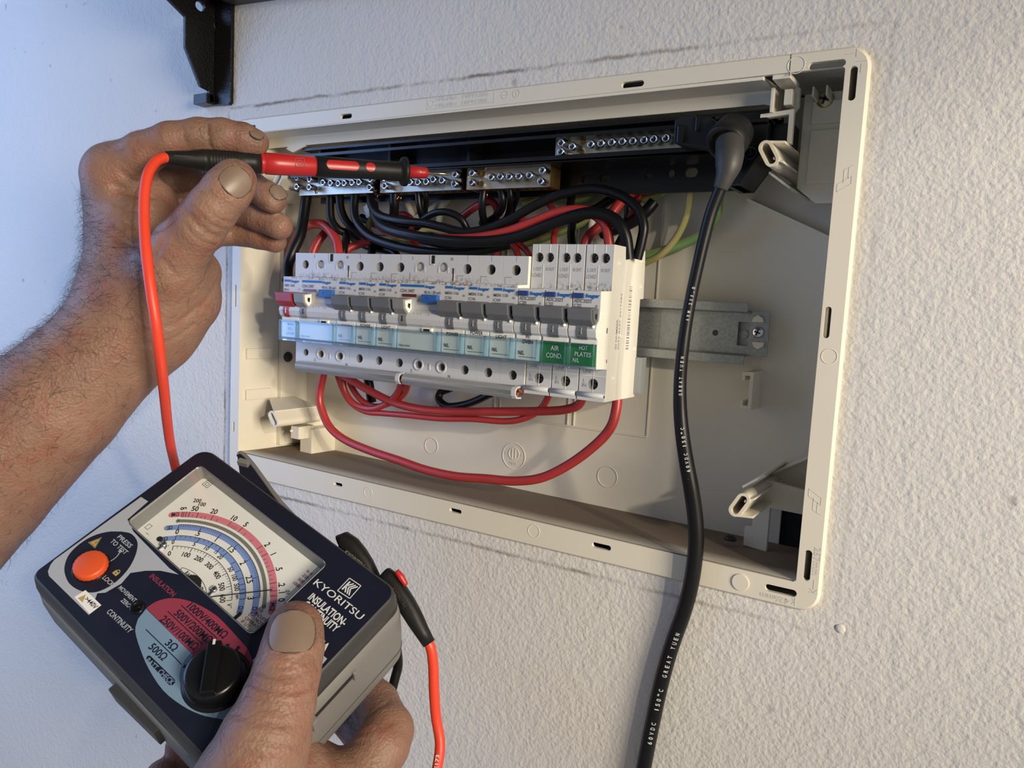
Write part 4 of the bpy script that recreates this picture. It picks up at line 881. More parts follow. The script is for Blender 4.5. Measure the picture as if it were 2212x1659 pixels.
# ------------------------------------------------------------------ the analogue insulation tester
MO = np.array([172.43, -135.78, -261.34])
MX = np.array([0.92307,0.08799,-0.37444]); MY = np.array([0.12224,0.85591,0.50248]); MZ = np.array([0.3647,-0.50959,0.7793])
MR = np.stack([MX, MY, MZ], 1)                     # local -> world
XF = (MR, MO)
CL = MR.T @ (CAM - MO)                             # camera seen from the meter
def ML(u, v, z=0.0):                               # pixel -> meter coordinates on the plane z
    d = MR.T @ ray(u, v); t = (z - CL[2]) / d[2]; return CL + t*d
def ML2(x, y, z):                                  # face coordinates -> coordinates on the recessed dial
    k = (z - CL[2]) / (0 - CL[2]); return CL[0] + (x-CL[0])*k, CL[1] + (y-CL[1])*k
met = thing('insulation_tester', 'navy and grey analogue insulation tester with white dial, held at lower left', 'meter', MO)
DZ = -9.0
win = [(-55.6,27.4),(45.2,26.2),(45.6,-23.2),(-53.6,-20.2)]
def round_poly(P, rs, n=6):
    out = []; k = len(P)
    for i in range(k):
        p = np.array(P[i]); a = np.array(P[i-1]); b = np.array(P[(i+1)%k]); r = rs[i] if isinstance(rs, (list,tuple)) else rs
        u = (a-p)/np.linalg.norm(a-p); v = (b-p)/np.linalg.norm(b-p); co = np.clip(u@v,-1,1); half = math.acos(co)/2; t = r/math.tan(half)
        c = p + (u+v)/np.linalg.norm(u+v)*r/math.sin(half); s = p+u*t; e = p+v*t
        a0 = math.atan2(*(s-c)[::-1]); a1 = math.atan2(*(e-c)[::-1]); d = (a1-a0+math.pi)%(2*math.pi)-math.pi
        for j in range(n+1): out.append((c[0]+r*math.cos(a0+d*j/n), c[1]+r*math.sin(a0+d*j/n)))
    return out
face = round_poly([(-64.4,37.4),(84.2,36.6),(84.6,-73),(-62.4,-67.4)], [7,6,7,4])
winr = round_poly(win, 2.2, 3)
mb = MB(XF); mb.plate(face, [winr], 'z', 0, -1.2); mb.build('face_panel', M_navy, met)
# bezel shell: face edge -> chamfer -> seam
def grow(P, g, cx=10, cy=-16):
    Q = []; k = len(P); A = np.array(P)
    for i in range(k):
        t = A[(i+1)%k]-A[i-1]; t /= np.linalg.norm(t)+1e-9; nn = np.array([t[1],-t[0]]); 
        if nn@(A[i]-np.array([cx,cy])) < 0: nn = -nn
        Q.append(tuple(A[i]+nn*g))
    return Q
def shell(rings, cap_last, nm, m, smooth=True):
    mb = MB(XF); n = len(rings[0][0]); V = []
    for P, z in rings: V += [(p[0],p[1],z) for p in P]
    mb.add(V, [(r*n+i, r*n+(i+1)%n, (r+1)*n+(i+1)%n, (r+1)*n+i) for r in range(len(rings)-1) for i in range(n)], 0, smooth)
    if cap_last: mb.add(V[-n:], [tuple(range(n))])
    return mb.build(nm, m, met)
shell([(face,-0.02),(grow(face,.5),-0.3),(grow(face,1.4),-1.6),(grow(face,2.6),-8),(grow(face,2.8),-13.5),(grow(face,2.0),-13.8)], False, 'bezel', M_bezel)
def under(P, k): return [(x, y if y > 0 else y*k) for x, y in P]
shell([(grow(face,1.8),-13.6),(grow(face,2.9),-14.0),(grow(face,4.0),-22),(grow(face,4.2),-38),(under(grow(face,4.0),.90),-54),(under(grow(face,3.4),.82),-64),(under(grow(face,1.0),.74),-72),(under(grow(face,-5),.70),-76.5)], True, 'case', M_case)
sm = under(grow(face,4.15),.90); mb = MB(XF); mb.tube([(p[0],p[1],-54) for p in sm]+[(sm[0][0],sm[0][1],-54)], .2, n=6, sub=1); mb.build('case_seam', M_bezel, met)
# right-hand side strap slot and lugs, lower-left foot
mb = MB(XF); xe = 88.6
mb.box(xe-1, xe+.2, -27, -1.4, -26.6, -23.6); mb.build('strap_slot', M_void, met)
mb = MB(XF); mb.box(xe-1, xe+3.0, -31, -27, -32, -22.5); mb.build('strap_lug', M_case, met, bevel=.8)
mb = MB(XF); mb.box(xe-1, xe+1.4, -1.6, .8, -29.5, -21.5); mb.build('strap_lug', M_case, met, bevel=.8)
mb = MB(XF); q0 = ML(268,1482,-30); q1 = ML(362,1568,-30); mb.box(q0[0],q1[0]+2,-78,-68,-36,-22); mb.build('case_foot', M_bezel, met, bevel=.6)
# window well, dial, glass, trim
mb = MB(XF); k = len(winr); inn = [(p[0]*.985+.2, p[1]*.985) for p in winr]
mb.add([(p[0],p[1],0.15) for p in winr]+[(p[0],p[1],DZ) for p in inn], [(i,(i+1)%k,k+(i+1)%k,k+i) for i in range(k)]); mb.build('window_well', mat('well_grey',(0.22,0.22,0.21),.4), met)
mb = MB(XF); R0 = winr; R1 = grow(winr, .75, -5, 2); R2 = grow(winr, 0.1, -5, 2)
V = [(p[0],p[1],.12) for p in R1]+[(p[0],p[1],.75) for p in grow(winr,.4,-5,2)]+[(p[0],p[1],.12) for p in R2]
mb.add(V, [(r*k+i,r*k+(i+1)%k,(r+1)*k+(i+1)%k,(r+1)*k+i) for r in range(2) for i in range(k)], 0, True); mb.build('window_trim', M_chrome, met)
mb = MB(XF); mb.add([(p[0],p[1],-0.4) for p in winr], [tuple(range(k))]); mb.build('window_glass', M_glass, met, label='clear window over the dial')
mb = MB(XF); mb.box(-57,46,-23,31,DZ-.8,DZ-.02); mb.build('dial', M_dial, met)
cx, cy = ML2(-0.7,-42.0,DZ); kk = (DZ-CL[2])/(-CL[2]); C0 = np.array([cx,cy,DZ])
e1 = np.array([1.,0,0]); e2 = np.array([0,1.,0])
def polar(r, a): a = math.radians(a); return C0 + np.array([r*math.cos(a), r*math.sin(a), 0])
def band(r, w, a0, a1, m, nm, lift):
    mb = MB(XF); mb.ring(C0, e1, e2, r*kk, w*kk, 160, 0, a0, a1, lift)
    for a in (a0, a1):
        c = polar(r*kk, a); mb.add([(c[0]+w*kk/2*math.cos(t), c[1]+w*kk/2*math.sin(t), DZ+lift) for t in np.linspace(0,2*math.pi,14)[:-1]], [tuple(range(13))])
    mb.build(nm, m, met, recalc=False)
band(55.3,3.4,36,135.5,M_pink,'scale_band',.03); band(51.0,3.2,38,132,M_dial,'scale_band',.03); band(51.0,1.9,38.5,131.5,M_mirror,'mirror_arc',.05)
band(46.9,3.2,34.5,137,M_peri,'scale_band',.03); band(40.1,3.0,34.5,140,M_peri,'scale_band',.03)
mb = MB(XF)
def arc(r, w, a0, a1): mb.ring(C0, e1, e2, r*kk, w*kk, 160, 0, a0, a1, .07)
def tick(r0, r1, a, w=.22):
    p, q = polar(r0*kk,a), polar(r1*kk,a); d = (q-p)/np.linalg.norm(q-p); nn = np.array([-d[1],d[0],0])*w*kk/2; z = np.array([0,0,.08])
    mb.add([p+nn+z,p-nn+z,q-nn+z,q+nn+z],[(0,1,2,3)])
A0, A1 = 130.0, 45.0
arc(48.6,.3,A1,A0); arc(41.7,.3,A1,A0); arc(35.2,.3,A1,A0+.5); arc(53.4,.16,A1,A0)
for i in range(61): tick(48.6-(1.5 if i%10 else 3.2), 48.6, A0-(A0-A1)*i/60, .2 if i%10 else .32)
for fr in list(np.linspace(0,.46,12)): tick(41.7-1.3,41.7,A0-(A0-A1)*fr)
for fr in (0,.2,.33,.42,.5,.62,.72,.8,.86,.91,.95,1.0): tick(41.7-2.9,41.7,A0-(A0-A1)*fr,.3)
for i in range(31): tick(35.2-(1.4 if i%5 else 2.6), 35.2, A0-(A0-A1)*(i/30)**.92, .2 if i%5 else .34)
for fr,b in ((0,1),(.01,1),(.025,1),(.045,1),(.07,0),(.1,1),(.13,0),(.155,0),(.2,1),(.24,0),(.33,1),(.345,0),(.36,0),(.375,0),(.39,0),(.42,1),(.47,0),(.54,0),(.62,1),(.655,0),(.69,1),(.72,0),(.75,0),(.78,0),(.82,1),(.85,0),(.88,0),(.91,1),(.94,0),(.965,1),(1,1)):
    tick(53.5, 53.5+(3.3 if b else 1.7), A0-(A0-A1)*fr, .3 if b else .2)
def num(t, r, a, h=2.5, slant=0, w=None):
    h = h*1.22
    p = polar(r*kk, a); b = math.radians(a-90+slant); ex = np.array([math.cos(b),math.sin(b),0]); ey = np.array([-math.sin(b),math.cos(b),0])
    mb.text(t, h, p, ex, ey, w=w or (glyphs(t,.02)[0][:,0].max()-glyphs(t,.02)[0][:,0].min())*h/.69*.84, lift=.08, bold=.02)
for t,fr in (('\u221e',.0),('50',.07),('20',.19),('10',.33),('5',.42),('2',.63),('1',.71),('.5',.82),('.2',.93),('.1',.975),('0',1.03)): num(t, 59.2, A0-(A0-A1)*fr, 2.6)
num('.01', 62.0, A1+1.5, 1.7); num('200', 64.5, 124.5, 2.0); num('100', 62.4, 121.5, 2.0)
for t,i in (('0',0),('.5',10),('1',20),('1.5',30),('2',40),('2.5',50),('3',60)): num(t, 44.2, A0-(A0-A1)*i/60, 2.5)
for t,fr in (('0',0),('5',.2),('10',.33),('20',.5),('50',.68),('100',.78),('500',.885),('\u221e',.985)): num(t, 37.7, A0+1-(A0-A1)*fr, 2.0)
num('15', 38.2, A0-(A0-A1)*.42, 1.5)
for t,fr in (('0',-.02),('100',.17),('200',.33),('300',.49),('400',.65),('500',.82),('600',.97)): num(t, 30.8, A0-(A0-A1)*fr, 2.2)
num('BATT. GOOD', 20.3, 84, 2.1, w=15)
arc(23.4,.28,58,112); tick(22,23.4,112,.28)
for t,r,a in (('M\u03a9',55.3,133.6),('M\u03a9',55.3,39.0),('\u03a9',46.9,134.8),('\u03a9',46.9,37.8),('\u03a9',40.1,136.8),('\u03a9',40.1,38.2),('V\u0303',34.6,135.5),('V\u0303',34.4,40)): num(t, r, a, 1.8)
x,y = ML2(-42.2,21.7,DZ)
def rectline(x0,x1,y0,y1,w,z):
    for a,b,c,d in ((x0,x1,y0,y0+w),(x0,x1,y1-w,y1),(x0,x0+w,y0,y1),(x1-w,x1,y0,y1)): mb.add([(a,c,z),(b,c,z),(b,d,z),(a,d,z)],[(0,1,2,3)])
rectline(x-2.2,x+2.2,y-2,y+2,.28,DZ+.06); rectline(x-1.1,x+1.1,y-1,y+1,.25,DZ+.06)
x,y = ML2(-42.3,-15.5,DZ); rectline(x-2,x+.6,y-1.6,y+1.6,.22,DZ+.06); rectline(x+1.6,x+3.6,y-3.2,y-3,.22,DZ+.06)
mb.build('dial_printing', M_inkblack, met, recalc=False)
mb = MB(XF)
for i,t in enumerate(('LIVE','CIRCUIT','DO NOT','OPERATE','IF LIT')):
    x,y = ML2(36.5+.0*i,-12.2-2.3*i,DZ); mb.text(t, 1.7, (x,y,DZ), e1, e2, lift=.06, align='LEFT')
for i,t in enumerate(('In \u2265','250','500','1000')):
    x,y = ML2(44.4,17.5-3.0*i,DZ); mb.text(t, 1.7, (x-2,y,DZ), e1, e2, lift=.06, align='CENTER')
mb.build('red_dial_printing', M_rose, met, recalc=False)
mb = MB(XF); a = ML2(18.6,-18.3,DZ+1.5); b = ML2(35.2,-1.0,DZ+1.5); a = np.array([*a,DZ+1.5]); b = np.array([*b,DZ+1.5]); d = (b-a)/np.linalg.norm(b-a); h_ = np.array([cx+2,cy+6,DZ+1.5])
mb.tube([a-d*14, a, b], .26, n=6, sub=1); mb.build('needle', M_inkblack, met)
mb = MB(XF); x,y = ML2(1.5,-21.5,DZ+.3); mb.prism(circle(x,y-2.2,5.2,24),'z',DZ,DZ+.6); x2,y2 = ML2(33,-21,DZ+.3); mb.prism(slot(x2,y2,1.6,4.6),'z',DZ,DZ+.6); x2,y2 = ML2(-32.3,-16.6,DZ+.3); mb.prism(circle(x2,y2,1.5,12),'z',DZ,DZ+.5); mb.build('dial_aperture', M_void, met)
for (fx,fy) in ((-28.6,-17.4),(12.2,-18.6)):
    x,y = ML2(fx,fy,DZ+1); mb = MB(XF); mb.lathe((x,y,DZ),(0,0,1),[(0,2.0),(1.0,1.9),(1.5,1.0),(1.5,1e-4)],14); mb.box(x-.25,x+.25,y-1.6,y+1.6,DZ+1.45,DZ+1.62,1); mb.box(x+.3,x+1.5,y-7,y-1.5,DZ,DZ+1.2); mb.build('dial_screw', [M_screw, M_recess], met)
# face printing
def poly_on(P, z, m, nm, holes=()):
    mb = MB(XF); mb.plate(P, list(holes), 'z', z, z, back=False); return mb.build(nm, m, met, recalc=False)
def ell(cx_, cy_, rx, ry, a0=0, a1=360, n=40, rot=0):
    out = []
    for i in range(n+1):
        t = math.radians(a0+(a1-a0)*i/n); x, y = rx*math.cos(t), ry*math.sin(t); c, s_ = math.cos(math.radians(rot)), math.sin(math.radians(rot))
        out.append((cx_+x*c-y*s_, cy_+x*s_+y*c))
    return out
s1 = 680/2089; s2 = 680/2212; s3 = 350/2002
def F1(x, y): return tuple(ML(80+x*s1, 940+y*s1, 0)[:2])
def F2(x, y): return tuple(ML(300+x*s2, 1150+y*s2, 0)[:2])
def F3(x, y): return tuple(ML(150+x*s3, 1130+y*s3, 0)[:2])
grey = [F1(690,410), F1(738,440), F1(600,560), F1(640,640), F1(880,885), F1(940,925), F1(820,900), F1(720,900), F1(620,915), F1(560,985), F1(455,1045), F1(400,1050), F1(385,1092), F1(345,1195), F1(80,935), F1(72,905), F1(90,860), F1(115,828)]
poly_on(grey, .05, M_silver, 'silver_print')
ov = [F1(560,640), F1(625,655), F1(665,705), F1(662,770), F1(630,850), F1(580,920), F1(510,985), F1(430,1030), F1(360,1045), F1(280,1030), F1(215,985), F1(185,920), F1(185,860), F1(215,790), F1(280,725), F1(370,670), F1(470,642)]
poly_on([tuple(p[:2]) for p in smooth_path([(*p,0) for p in ov]+[(*ov[0],0)], 4)[:-1]], .09, M_navy, 'oval_print')
# the rose / pale-blue range disc round the knob
kc = np.array(F2(545,1035))
rose = [F1(725,1148), F1(790,1105), F1(880,1082), F1(980,1092), F1(1080,1130), F1(1200,1205), F1(1320,1330), F1(1400,1420), F1(1440,1520), F1(1380,1600), F1(1050,1472)]
sky = [F1(724,1152), F1(1050,1474), F1(1180,1640), F2(760,1250), F2(640,1315), F2(540,1305), F2(430,1280), F2(300,1215), F2(170,1110), F2(70,960), F2(10,820), F1(652,1300), F1(670,1220)]
def curve(P): return [tuple(p[:2]) for p in smooth_path([(*p,0) for p in P], 3)]
poly_on(curve(rose[:8])+rose[8:], .05, M_rose, 'rose_print')
poly_on(sky[:3]+curve(sky[3:]), .055, M_sky, 'pale_blue_print')
mb = MB(XF); mb.prism(round_poly([F2(40,880),F2(75,862),F2(262,1045),F2(228,1090)],[1.4]*4,4),'z',.04,.09); mb.build('badge_print', M_navy, met)
def ftext(mb, t, p, q, h, dy=0, bold=.018): # text from p to q along local x
    p, q = np.array(p), np.array(q); mb.text(t, h, ((p[0]+q[0])/2,(p[1]+q[1])/2+dy,0), e1, e2, w=abs(q[0]-p[0]), lift=.11, bold=bold)
mb = MB(XF)
ftext(mb,'KYORITSU',F2(1240,345),F2(1572,598),3.7,bold=.004); ftext(mb,'INSULATION-',F2(1205,445),F2(1455,640),3.9,bold=.024); ftext(mb,'CONTINUITY',F2(1160,500),F2(1400,680),3.9,bold=.024)
p = F2(1312,800); mb.text('MODEL 3132A', 3.6, (p[0]+1.6,p[1],0), e1, e2, align='RIGHT', lift=.11, w=26, bold=.03)
poly_on([(56,-10.2),(82.6,-10.0),(83.4,-20),(83,-38),(56,-38)], .05, M_silver, 'silver_print')
lo = [F2(1480,322),F2(1560,376),F2(1482,465),F2(1396,410)]
for i in range(4):
    a,b = np.array(lo[i]),np.array(lo[(i+1)%4]); d=(b-a)/np.linalg.norm(b-a); nn=np.array([-d[1],d[0]])*.22; mb.prism([tuple(a+nn),tuple(b+nn),tuple(b-nn),tuple(a-nn)],'z',.08,.12)
def stroke(P, w=.45):
    for a,b in zip(P[:-1],P[1:]):
        a,b=np.array(a),np.array(b); d=(b-a)/np.linalg.norm(b-a); nn=np.array([-d[1],d[0]])*w/2; mb.add([(*(a+nn),.12),(*(b+nn),.12),(*(b-nn),.12),(*(a-nn),.12)],[(0,1,2,3)])
lx0, lx1, ly0, ly1 = lo[3][0], lo[1][0], lo[2][1], lo[0][1]; LW, LH = lx1-lx0, ly1-ly0
def lg(x,y): return (lx0+LW*x, ly0+LH*y)
stroke([lg(.18,.15),lg(.18,.85)],.9); stroke([lg(.50,.88),lg(.22,.5),lg(.5,.12)],.7); stroke([lg(.70,.88),lg(.42,.5),lg(.7,.12)],.7); stroke([lg(.88,.88),lg(.60,.5),lg(.88,.12)],.7)
mb.build('face_lettering', M_inkwhite, met, recalc=False)
mb = MB(XF)
ftext(mb,'PRESS',F3(605,165),F3(770,290),2.3); ftext(mb,'TO TEST',F3(520,215),F3(712,370),2.3); ftext(mb,'LOCK',F3(425,665),F3(545,765),2.2)
ftext(mb,'MOVEMENT',F3(620,790),F3(820,965),2.0); ftext(mb,'ZERO',F3(650,945),F3(750,1030),2.0); ftext(mb,'CONTINUITY',F3(478,1085),F3(770,1335),2.5)
a = F3(570,420); mb.ring((a[0]-6.6,a[1]-1.0,.12), e1, e2, 7.0, .45, 50, 0, -38, 38)
for sg in (-1,1):
    t = math.radians(38*sg); c = np.array([a[0]-6.6+7*math.cos(t), a[1]-1+7*math.sin(t)]); mb.add([(c[0]-1,c[1]-.6*sg,.12),(c[0]+1,c[1]-.4*sg,.12),(c[0]-.2,c[1]+1.2*sg,.12)],[(0,1,2)])
mb.build('button_lettering', M_silver, met, recalc=False)
mb = MB(XF); ftext(mb,'INSULATION',F3(1010,645),F3(1300,890),2.5); mb.build('rose_lettering', M_rose, met, recalc=False)
mb = MB(XF)
for t,p,q in (('1000V/400M\u03a9',(1480,1010),(1935,1400)),('500V/200M\u03a9',(1325,1090),(1745,1465)),('250V/100M\u03a9',(1145,1170),(1575,1545))): ftext(mb,t,F3(*p),F3(*q),3.5)
ftext(mb,'3\u03a9',F3(1200,1470),F3(1330,1550),3.3); ftext(mb,'500\u03a9',F3(995,1520),F3(1200,1660),3.3)
for p,q in (((1380,1015),(1825,1425)),((1215,1090),(1645,1500)),((945,1315),(1300,1659))): stroke([F3(*p),F3(*q)],.42)
stroke([F3(1300,1659),F2(300,930)],.42)
mb.build('range_lettering', M_navy, met, recalc=False)
mb = MB(XF); ftext(mb,'BATT. CHECK',F2(62,890),F2(240,1065),2.3); mb.build('badge_lettering', M_sky, met, recalc=False)
# warning triangles, padlock, sticker
mb = MB(XF)
def tri(P, z=.11): mb.add([(*p,z) for p in P],[(0,1,2)])
tri([F3(400,175),F3(232,240),F3(318,312)]); x,y = F3(585,610); mb.box(x-1.5,x+1.5,y-1.6,y+.5,.08,.12); mb.ring((x+.1,y+.5,.1), e1, e2, 1.0, .45, 24, 0, 0, 180)
mb.build('warning_print', M_yellow, met, recalc=False)
mb = MB(XF); P = [np.array(q) for q in (F3(400,175),F3(232,240),F3(318,312))]; c = sum(P)/3
mb.text('!', 2.0, (*(c+np.array([.3,-.1])),0), e1, e2, lift=.13)
mb.box(x-.25,x+.25,y-1.0,y-.1,.12,.125)
for i in range(3): 
    a,b = c+(P[i]-c)*.82, c+(P[(i+1)%3]-c)*.82; d=(b-a)/np.linalg.norm(b-a); nn=np.array([-d[1],d[0]])*.12; mb.add([(*(a+nn),.13),(*(b+nn),.13),(*(b-nn),.13),(*(a-nn),.13)],[(0,1,2,3)])
mb.build('warning_mark', M_inkblack, met, recalc=False)
mb = MB(XF); mb.prism([F3(200,830),F3(395,1015),F3(250,1125),F3(62,915)],'z',.06,.2); mb.build('sticker', M_cardwhite, met)
mb = MB(XF); tri([F3(205,885),F3(105,930),F3(165,985)],.24); mb.build('sticker_triangle', M_yellow, met, recalc=False)
mb = MB(XF); p = F3(275,990); mb.text('>440V', 2.2, (p[0]-.2,p[1],0), e1, e2, w=8.5, lift=.24); stroke([F3(300,960),F3(270,1060)],.3); mb.build('sticker_text', M_inkblack, met, recalc=False)
# zero adjuster
mb = MB(XF); x,y = F3(840,1040); mb.lathe((x,y,0),(0,0,1),[(0,3.6),(.5,3.5),(.6,2.7),(.2,2.5),(.2,1e-4)],22); mb.box(x-.4,x+.4,y-2.2,y+2.2,.2,.9); mb.build('zero_adjuster', M_black, met)
# press-to-test button
bx,by = F1(360,880); mb = MB(XF)
mb.lathe((bx-.5,by+.3,0),(0,0,1),[(0,9.0),(.3,9.0),(.35,8.5),(-.5,8.4)],32); mb.build('button_ring', M_black, met)
mb = MB(XF); n = 44; prof = [(-.5,8.2),(2.2,8.1),(3.2,7.6),(3.5,7.0),(3.5,1e-4)]; V=[];F=[]
for (t,r) in prof:
    for k in range(n):
        th=2*math.pi*k/n; rr_ = r*(1+(.018 if k%2 else -.018)*(1 if r>7.3 else 0)); V.append((bx-.5+rr_*math.cos(th), by+.3+rr_*math.sin(th), t))
for i in range(len(prof)-1):
    for k in range(n): F.append((i*n+k,i*n+(k+1)%n,(i+1)*n+(k+1)%n,(i+1)*n+k))
mb.add(V,F,0,True); mb.build('test_button', M_orange, met)
# range knob
kx,ky = kc; mb = MB(XF)
mb.lathe((kx,ky,0),(0,0,1),[(0,15.4),(.4,15.4),(.5,14.4),(2.5,13.8),(8.0,12.9),(9.4,12.2),(9.9,11.0),(9.9,1e-4)],40); mb.build('range_knob', M_black, met)
mb = MB(XF); ga = math.radians(133); gd = np.array([math.cos(ga),math.sin(ga),0]); gn = np.array([-math.sin(ga),math.cos(ga),0])
mb.obox(np.array([kx,ky,11.8]), gd*12.2, gn*3.2, np.array([0,0,2.4])); mb.build('knob_grip', M_black, met, bevel=.8)
mb = MB(XF); mb.obox(np.array([kx,ky,12.6])+gd*11.4, gd*1.3, gn*.6, np.array([0,0,1.8])); mb.build('knob_pointer', M_inkwhite, met, bevel=.2)
mb = MB(XF)
for a in (105,123,141,160,178,196): 
    d = np.array([math.cos(math.radians(a)),math.sin(math.radians(a)),0]); e = np.array([-d[1],d[0],0]); mb.obox(np.array([kx,ky,.12])+d*16.0, d*1.5, e*.75, np.array([0,0,.05]))
mb.build('range_mark', M_navy, met)
# hinged lid folded behind the top edge
lid = [(513,985),(519,979),(530,986),(548,1007),(572,1040),(600,1078),(640,1122),(690,1166),(740,1206),(735,1215),(640,1150),(560,1090),(519,1030)]
LP = [tuple(ML(u,v,-26)[:2]) for u,v in lid]
mb = MB(XF); mb.prism(LP,'z',-27,-24.5); mb.build('lid', M_navy, met, bevel=.3)
rim = [(513,985),(519,979),(530,986),(548,1007),(572,1040),(600,1078),(640,1122),(690,1166),(740,1206)]
mb = MB(XF); mb.tube([(*ML(u,v,-25.4)[:2],-25.4) for u,v in rim],[.8]+[1.5]*7+[2.4],n=10,sub=4); mb.build('lid_rim', M_case, met)
mb = MB(XF); p = ML(527,1002,-24); mb.obox(np.array([p[0],p[1],-23.0]), np.array([3.2,1.2,0]), np.array([-.6,1.6,0]), np.array([0,0,2.0])); mb.build('lid_catch', M_case, met, bevel=.4)
# ------------------------------------------------------------------ test probe with its lead
A = atD(356, 340.5, 430); B = atD(972, 376.5, 500); AX = (B-A)/np.linalg.norm(B-A); LN = np.linalg.norm(B-A)
def on_axis(u):       # distance along the probe whose image column is u
    lo, hi = 0, LN
    for _ in range(40):
        m = (lo+hi)/2; q = RC @ (A+AX*m-CAM); uu = 1106+FPX*q[0]/q[2]
        lo, hi = (m, hi) if uu < u else (lo, m)
    return lo
prb = thing('test_probe', 'red and black test probe with orange-red lead, pin touching the middle brass bar', 'probe', A)
U = on_axis
mb = MB(); mb.lathe(A, AX, [(0,3.1),(1,3.6),(U(410),4.6),(U(440),5.9),(U(452),6.0)]+[(U(452)+k*1.6+d, r) for k in range(10) for d,r in ((0,5.7),(.5,6.0),(1.2,6.0),(1.5,5.7))]+[(U(535),5.8),(U(545),5.9),(U(563),5.9),(U(563),5.0)], 28)
mb.build('rear_boot', M_blackmat, prb)
mb = MB()
e_up = np.cross(AX, RC[2]); e_up /= np.linalg.norm(e_up); 
for sgn in (0.35,):
    fw = -(RC[2]-AX*(RC[2]@AX)); fw /= np.linalg.norm(fw)
    mb.obox(A+AX*U(400)+fw*4.4, AX*6, e_up*.5, fw*.4)
mb.build('boot_rib', M_blackmat, prb, bevel=.2)
mb = MB(); mb.lathe(A, AX, [(U(562),5.0),(U(563),5.9),(U(567),6.1),(U(569),5.6),(U(571),5.6),(U(573),6.2),(U(600),6.3),(U(676),5.9),(U(678),5.6),(U(682),5.6)], 32); mb.build('red_collar', M_probered, prb)
mb = MB(); c = A+AX*U(644)+fw*6.02
def sq(mb, c, hw, w):
    for s_ in (-1,1): mb.obox(c+e_up*hw*s_, AX*hw, e_up*w, fw*.12); mb.obox(c+AX*hw*s_, AX*w, e_up*hw, fw*.12)
sq(mb, c, 2.5, .22); sq(mb, c, 1.2, .2); mb.build('double_square_mark', mat('moulded_red',(0.30,.012,.014),.4), prb)
mb = MB(); mb.lathe(A, AX, [(U(681),5.2),(U(682),6.3),(U(740),6.1),(U(800),5.7),(U(860),6.0),(U(866),6.6),(U(868),8.6),(U(872),9.0),(U(877),8.9),(U(879),7.2),(U(879),4)], 32); mb.build('front_grip', M_blackmat, prb)
mb = MB()
def patch(u0, u1, hw, n=14):   # inlay hugging the round grip
    V = []; F = []; m = 8
    a, b = U(u0), U(u1)
    for i in range(n+1):
        t = a+(b-a)*i/n; e = min(i, n-i)/n*(b-a); wdt = hw if e > hw else math.sqrt(max(0, hw*hw-(hw-e)**2))
        for j in range(m+1):
            s_ = -wdt+2*wdt*j/m; R = np.interp(t,[U(682),U(740),U(800),U(860)],[6.3,6.1,5.7,6.0])+.18; th = s_/R
            V.append(A+AX*t+fw*R*math.cos(th)+e_up*R*math.sin(th))
    for i in range(n):
        for j in range(m): F.append((i*(m+1)+j,(i+1)*(m+1)+j,(i+1)*(m+1)+j+1,i*(m+1)+j+1))
    mb.add(V,F,0,True)
patch(700.5, 772, 2.9, 24); patch(785.5, 806, 2.9, 20); mb.build('red_inlay', M_probered, prb)
mb = MB(); mb.lathe(A, AX, [(U(878),3.5),(U(878.5),4.1),(U(915),3.5),(U(921),3.3),(U(922.5),2.9),(U(922.5),.4)], 24); mb.build('tip_shroud', M_probered, prb)
mb = MB(); mb.text('CAT III', 1.5, A+AX*U(901)+fw*3.75, AX, e_up, w=6.5); mb.build('moulded_text', bpy.data.materials['moulded_red'], prb)
mb = MB(); mb.lathe(A, AX, [(U(920),.9),(LN-2.5,.8),(LN-.4,.45),(LN,.2)], 12); mb.build('pin', M_gold, prb)
mb = MB(); mb.tube([atD(u,v,d) for u,v,d in ((362,341,430),(350,342,427),(334,352,422),(319,378,416),(312,420,412),(311,470,408),(315,540,403),(325,620,400),(337,700,402),(347,780,412),(355,850,432),(361,910,456),(368,960,476),(378,1005,492),(396,1080,500),(420,1180,500),(450,1300,492),(490,1450,486),(540,1640,484),(600,1850,480),(660,2050,470))], 2.85, n=14, sub=6); mb.build('lead', M_lead, prb, recalc=False)

# ------------------------------------------------------------------ two lead plugs in the top of the tester
def plug(label, px_, red, cable, cat='plug'):
    P = [atD(u,v,d) for u,v,d,_ in px_]; t = thing('test_lead_plug', label, cat, P[0], 'test lead plugs in the top of the tester')
    mb = MB(); n = 14; V = []; F = []
    PP = np.array(P); T = np.gradient(PP, axis=0); T /= np.linalg.norm(T,axis=1)[:,None]
    for i,(p,tg) in enumerate(zip(PP,T)):
        b = np.cross(tg, RC[2]); b /= np.linalg.norm(b); w = np.cross(b, tg); r = px_[i][3]
        for k in range(n):
            th = 2*math.pi*k/n; ca, sa = math.cos(th), math.sin(th); sq_ = (abs(ca)**4+abs(sa)**4)**-.25 if i < len(PP)-3 else 1
            V.append(p + b*r*ca*sq_ + w*r*.95*sa*sq_)
    for i in range(len(PP)-1):
        for k in range(n): F.append((i*n+k,i*n+(k+1)%n,(i+1)*n+(k+1)%n,(i+1)*n+k))
    F += [tuple(range(n))[::-1], tuple(range((len(PP)-1)*n,len(PP)*n))]
    mb.add(V,F,0,True); mb.build('plug_body', M_blackmat, t)
    return t, PP, T
t, PP, T = plug('black and red lead plug with orange-red lead at the tester corner', [(829,1240,432,4.4),(838,1249,431,5.0),(858,1276,429,5.2),(876,1302,427,5.0),(888,1322,426,4.8),(897,1338,425,5.0),(912,1365,424,4.2),(927,1390,423,3.6)], True, None)
mb = MB(); q = [atD(u,v,426) for u,v in ((856,1233),(866,1246),(877,1264))]; mb.tube([q[0],q[1],q[2]],[1.4,2.0,1.4],n=10,sub=4); mb.build('red_inlay', M_probered, t)
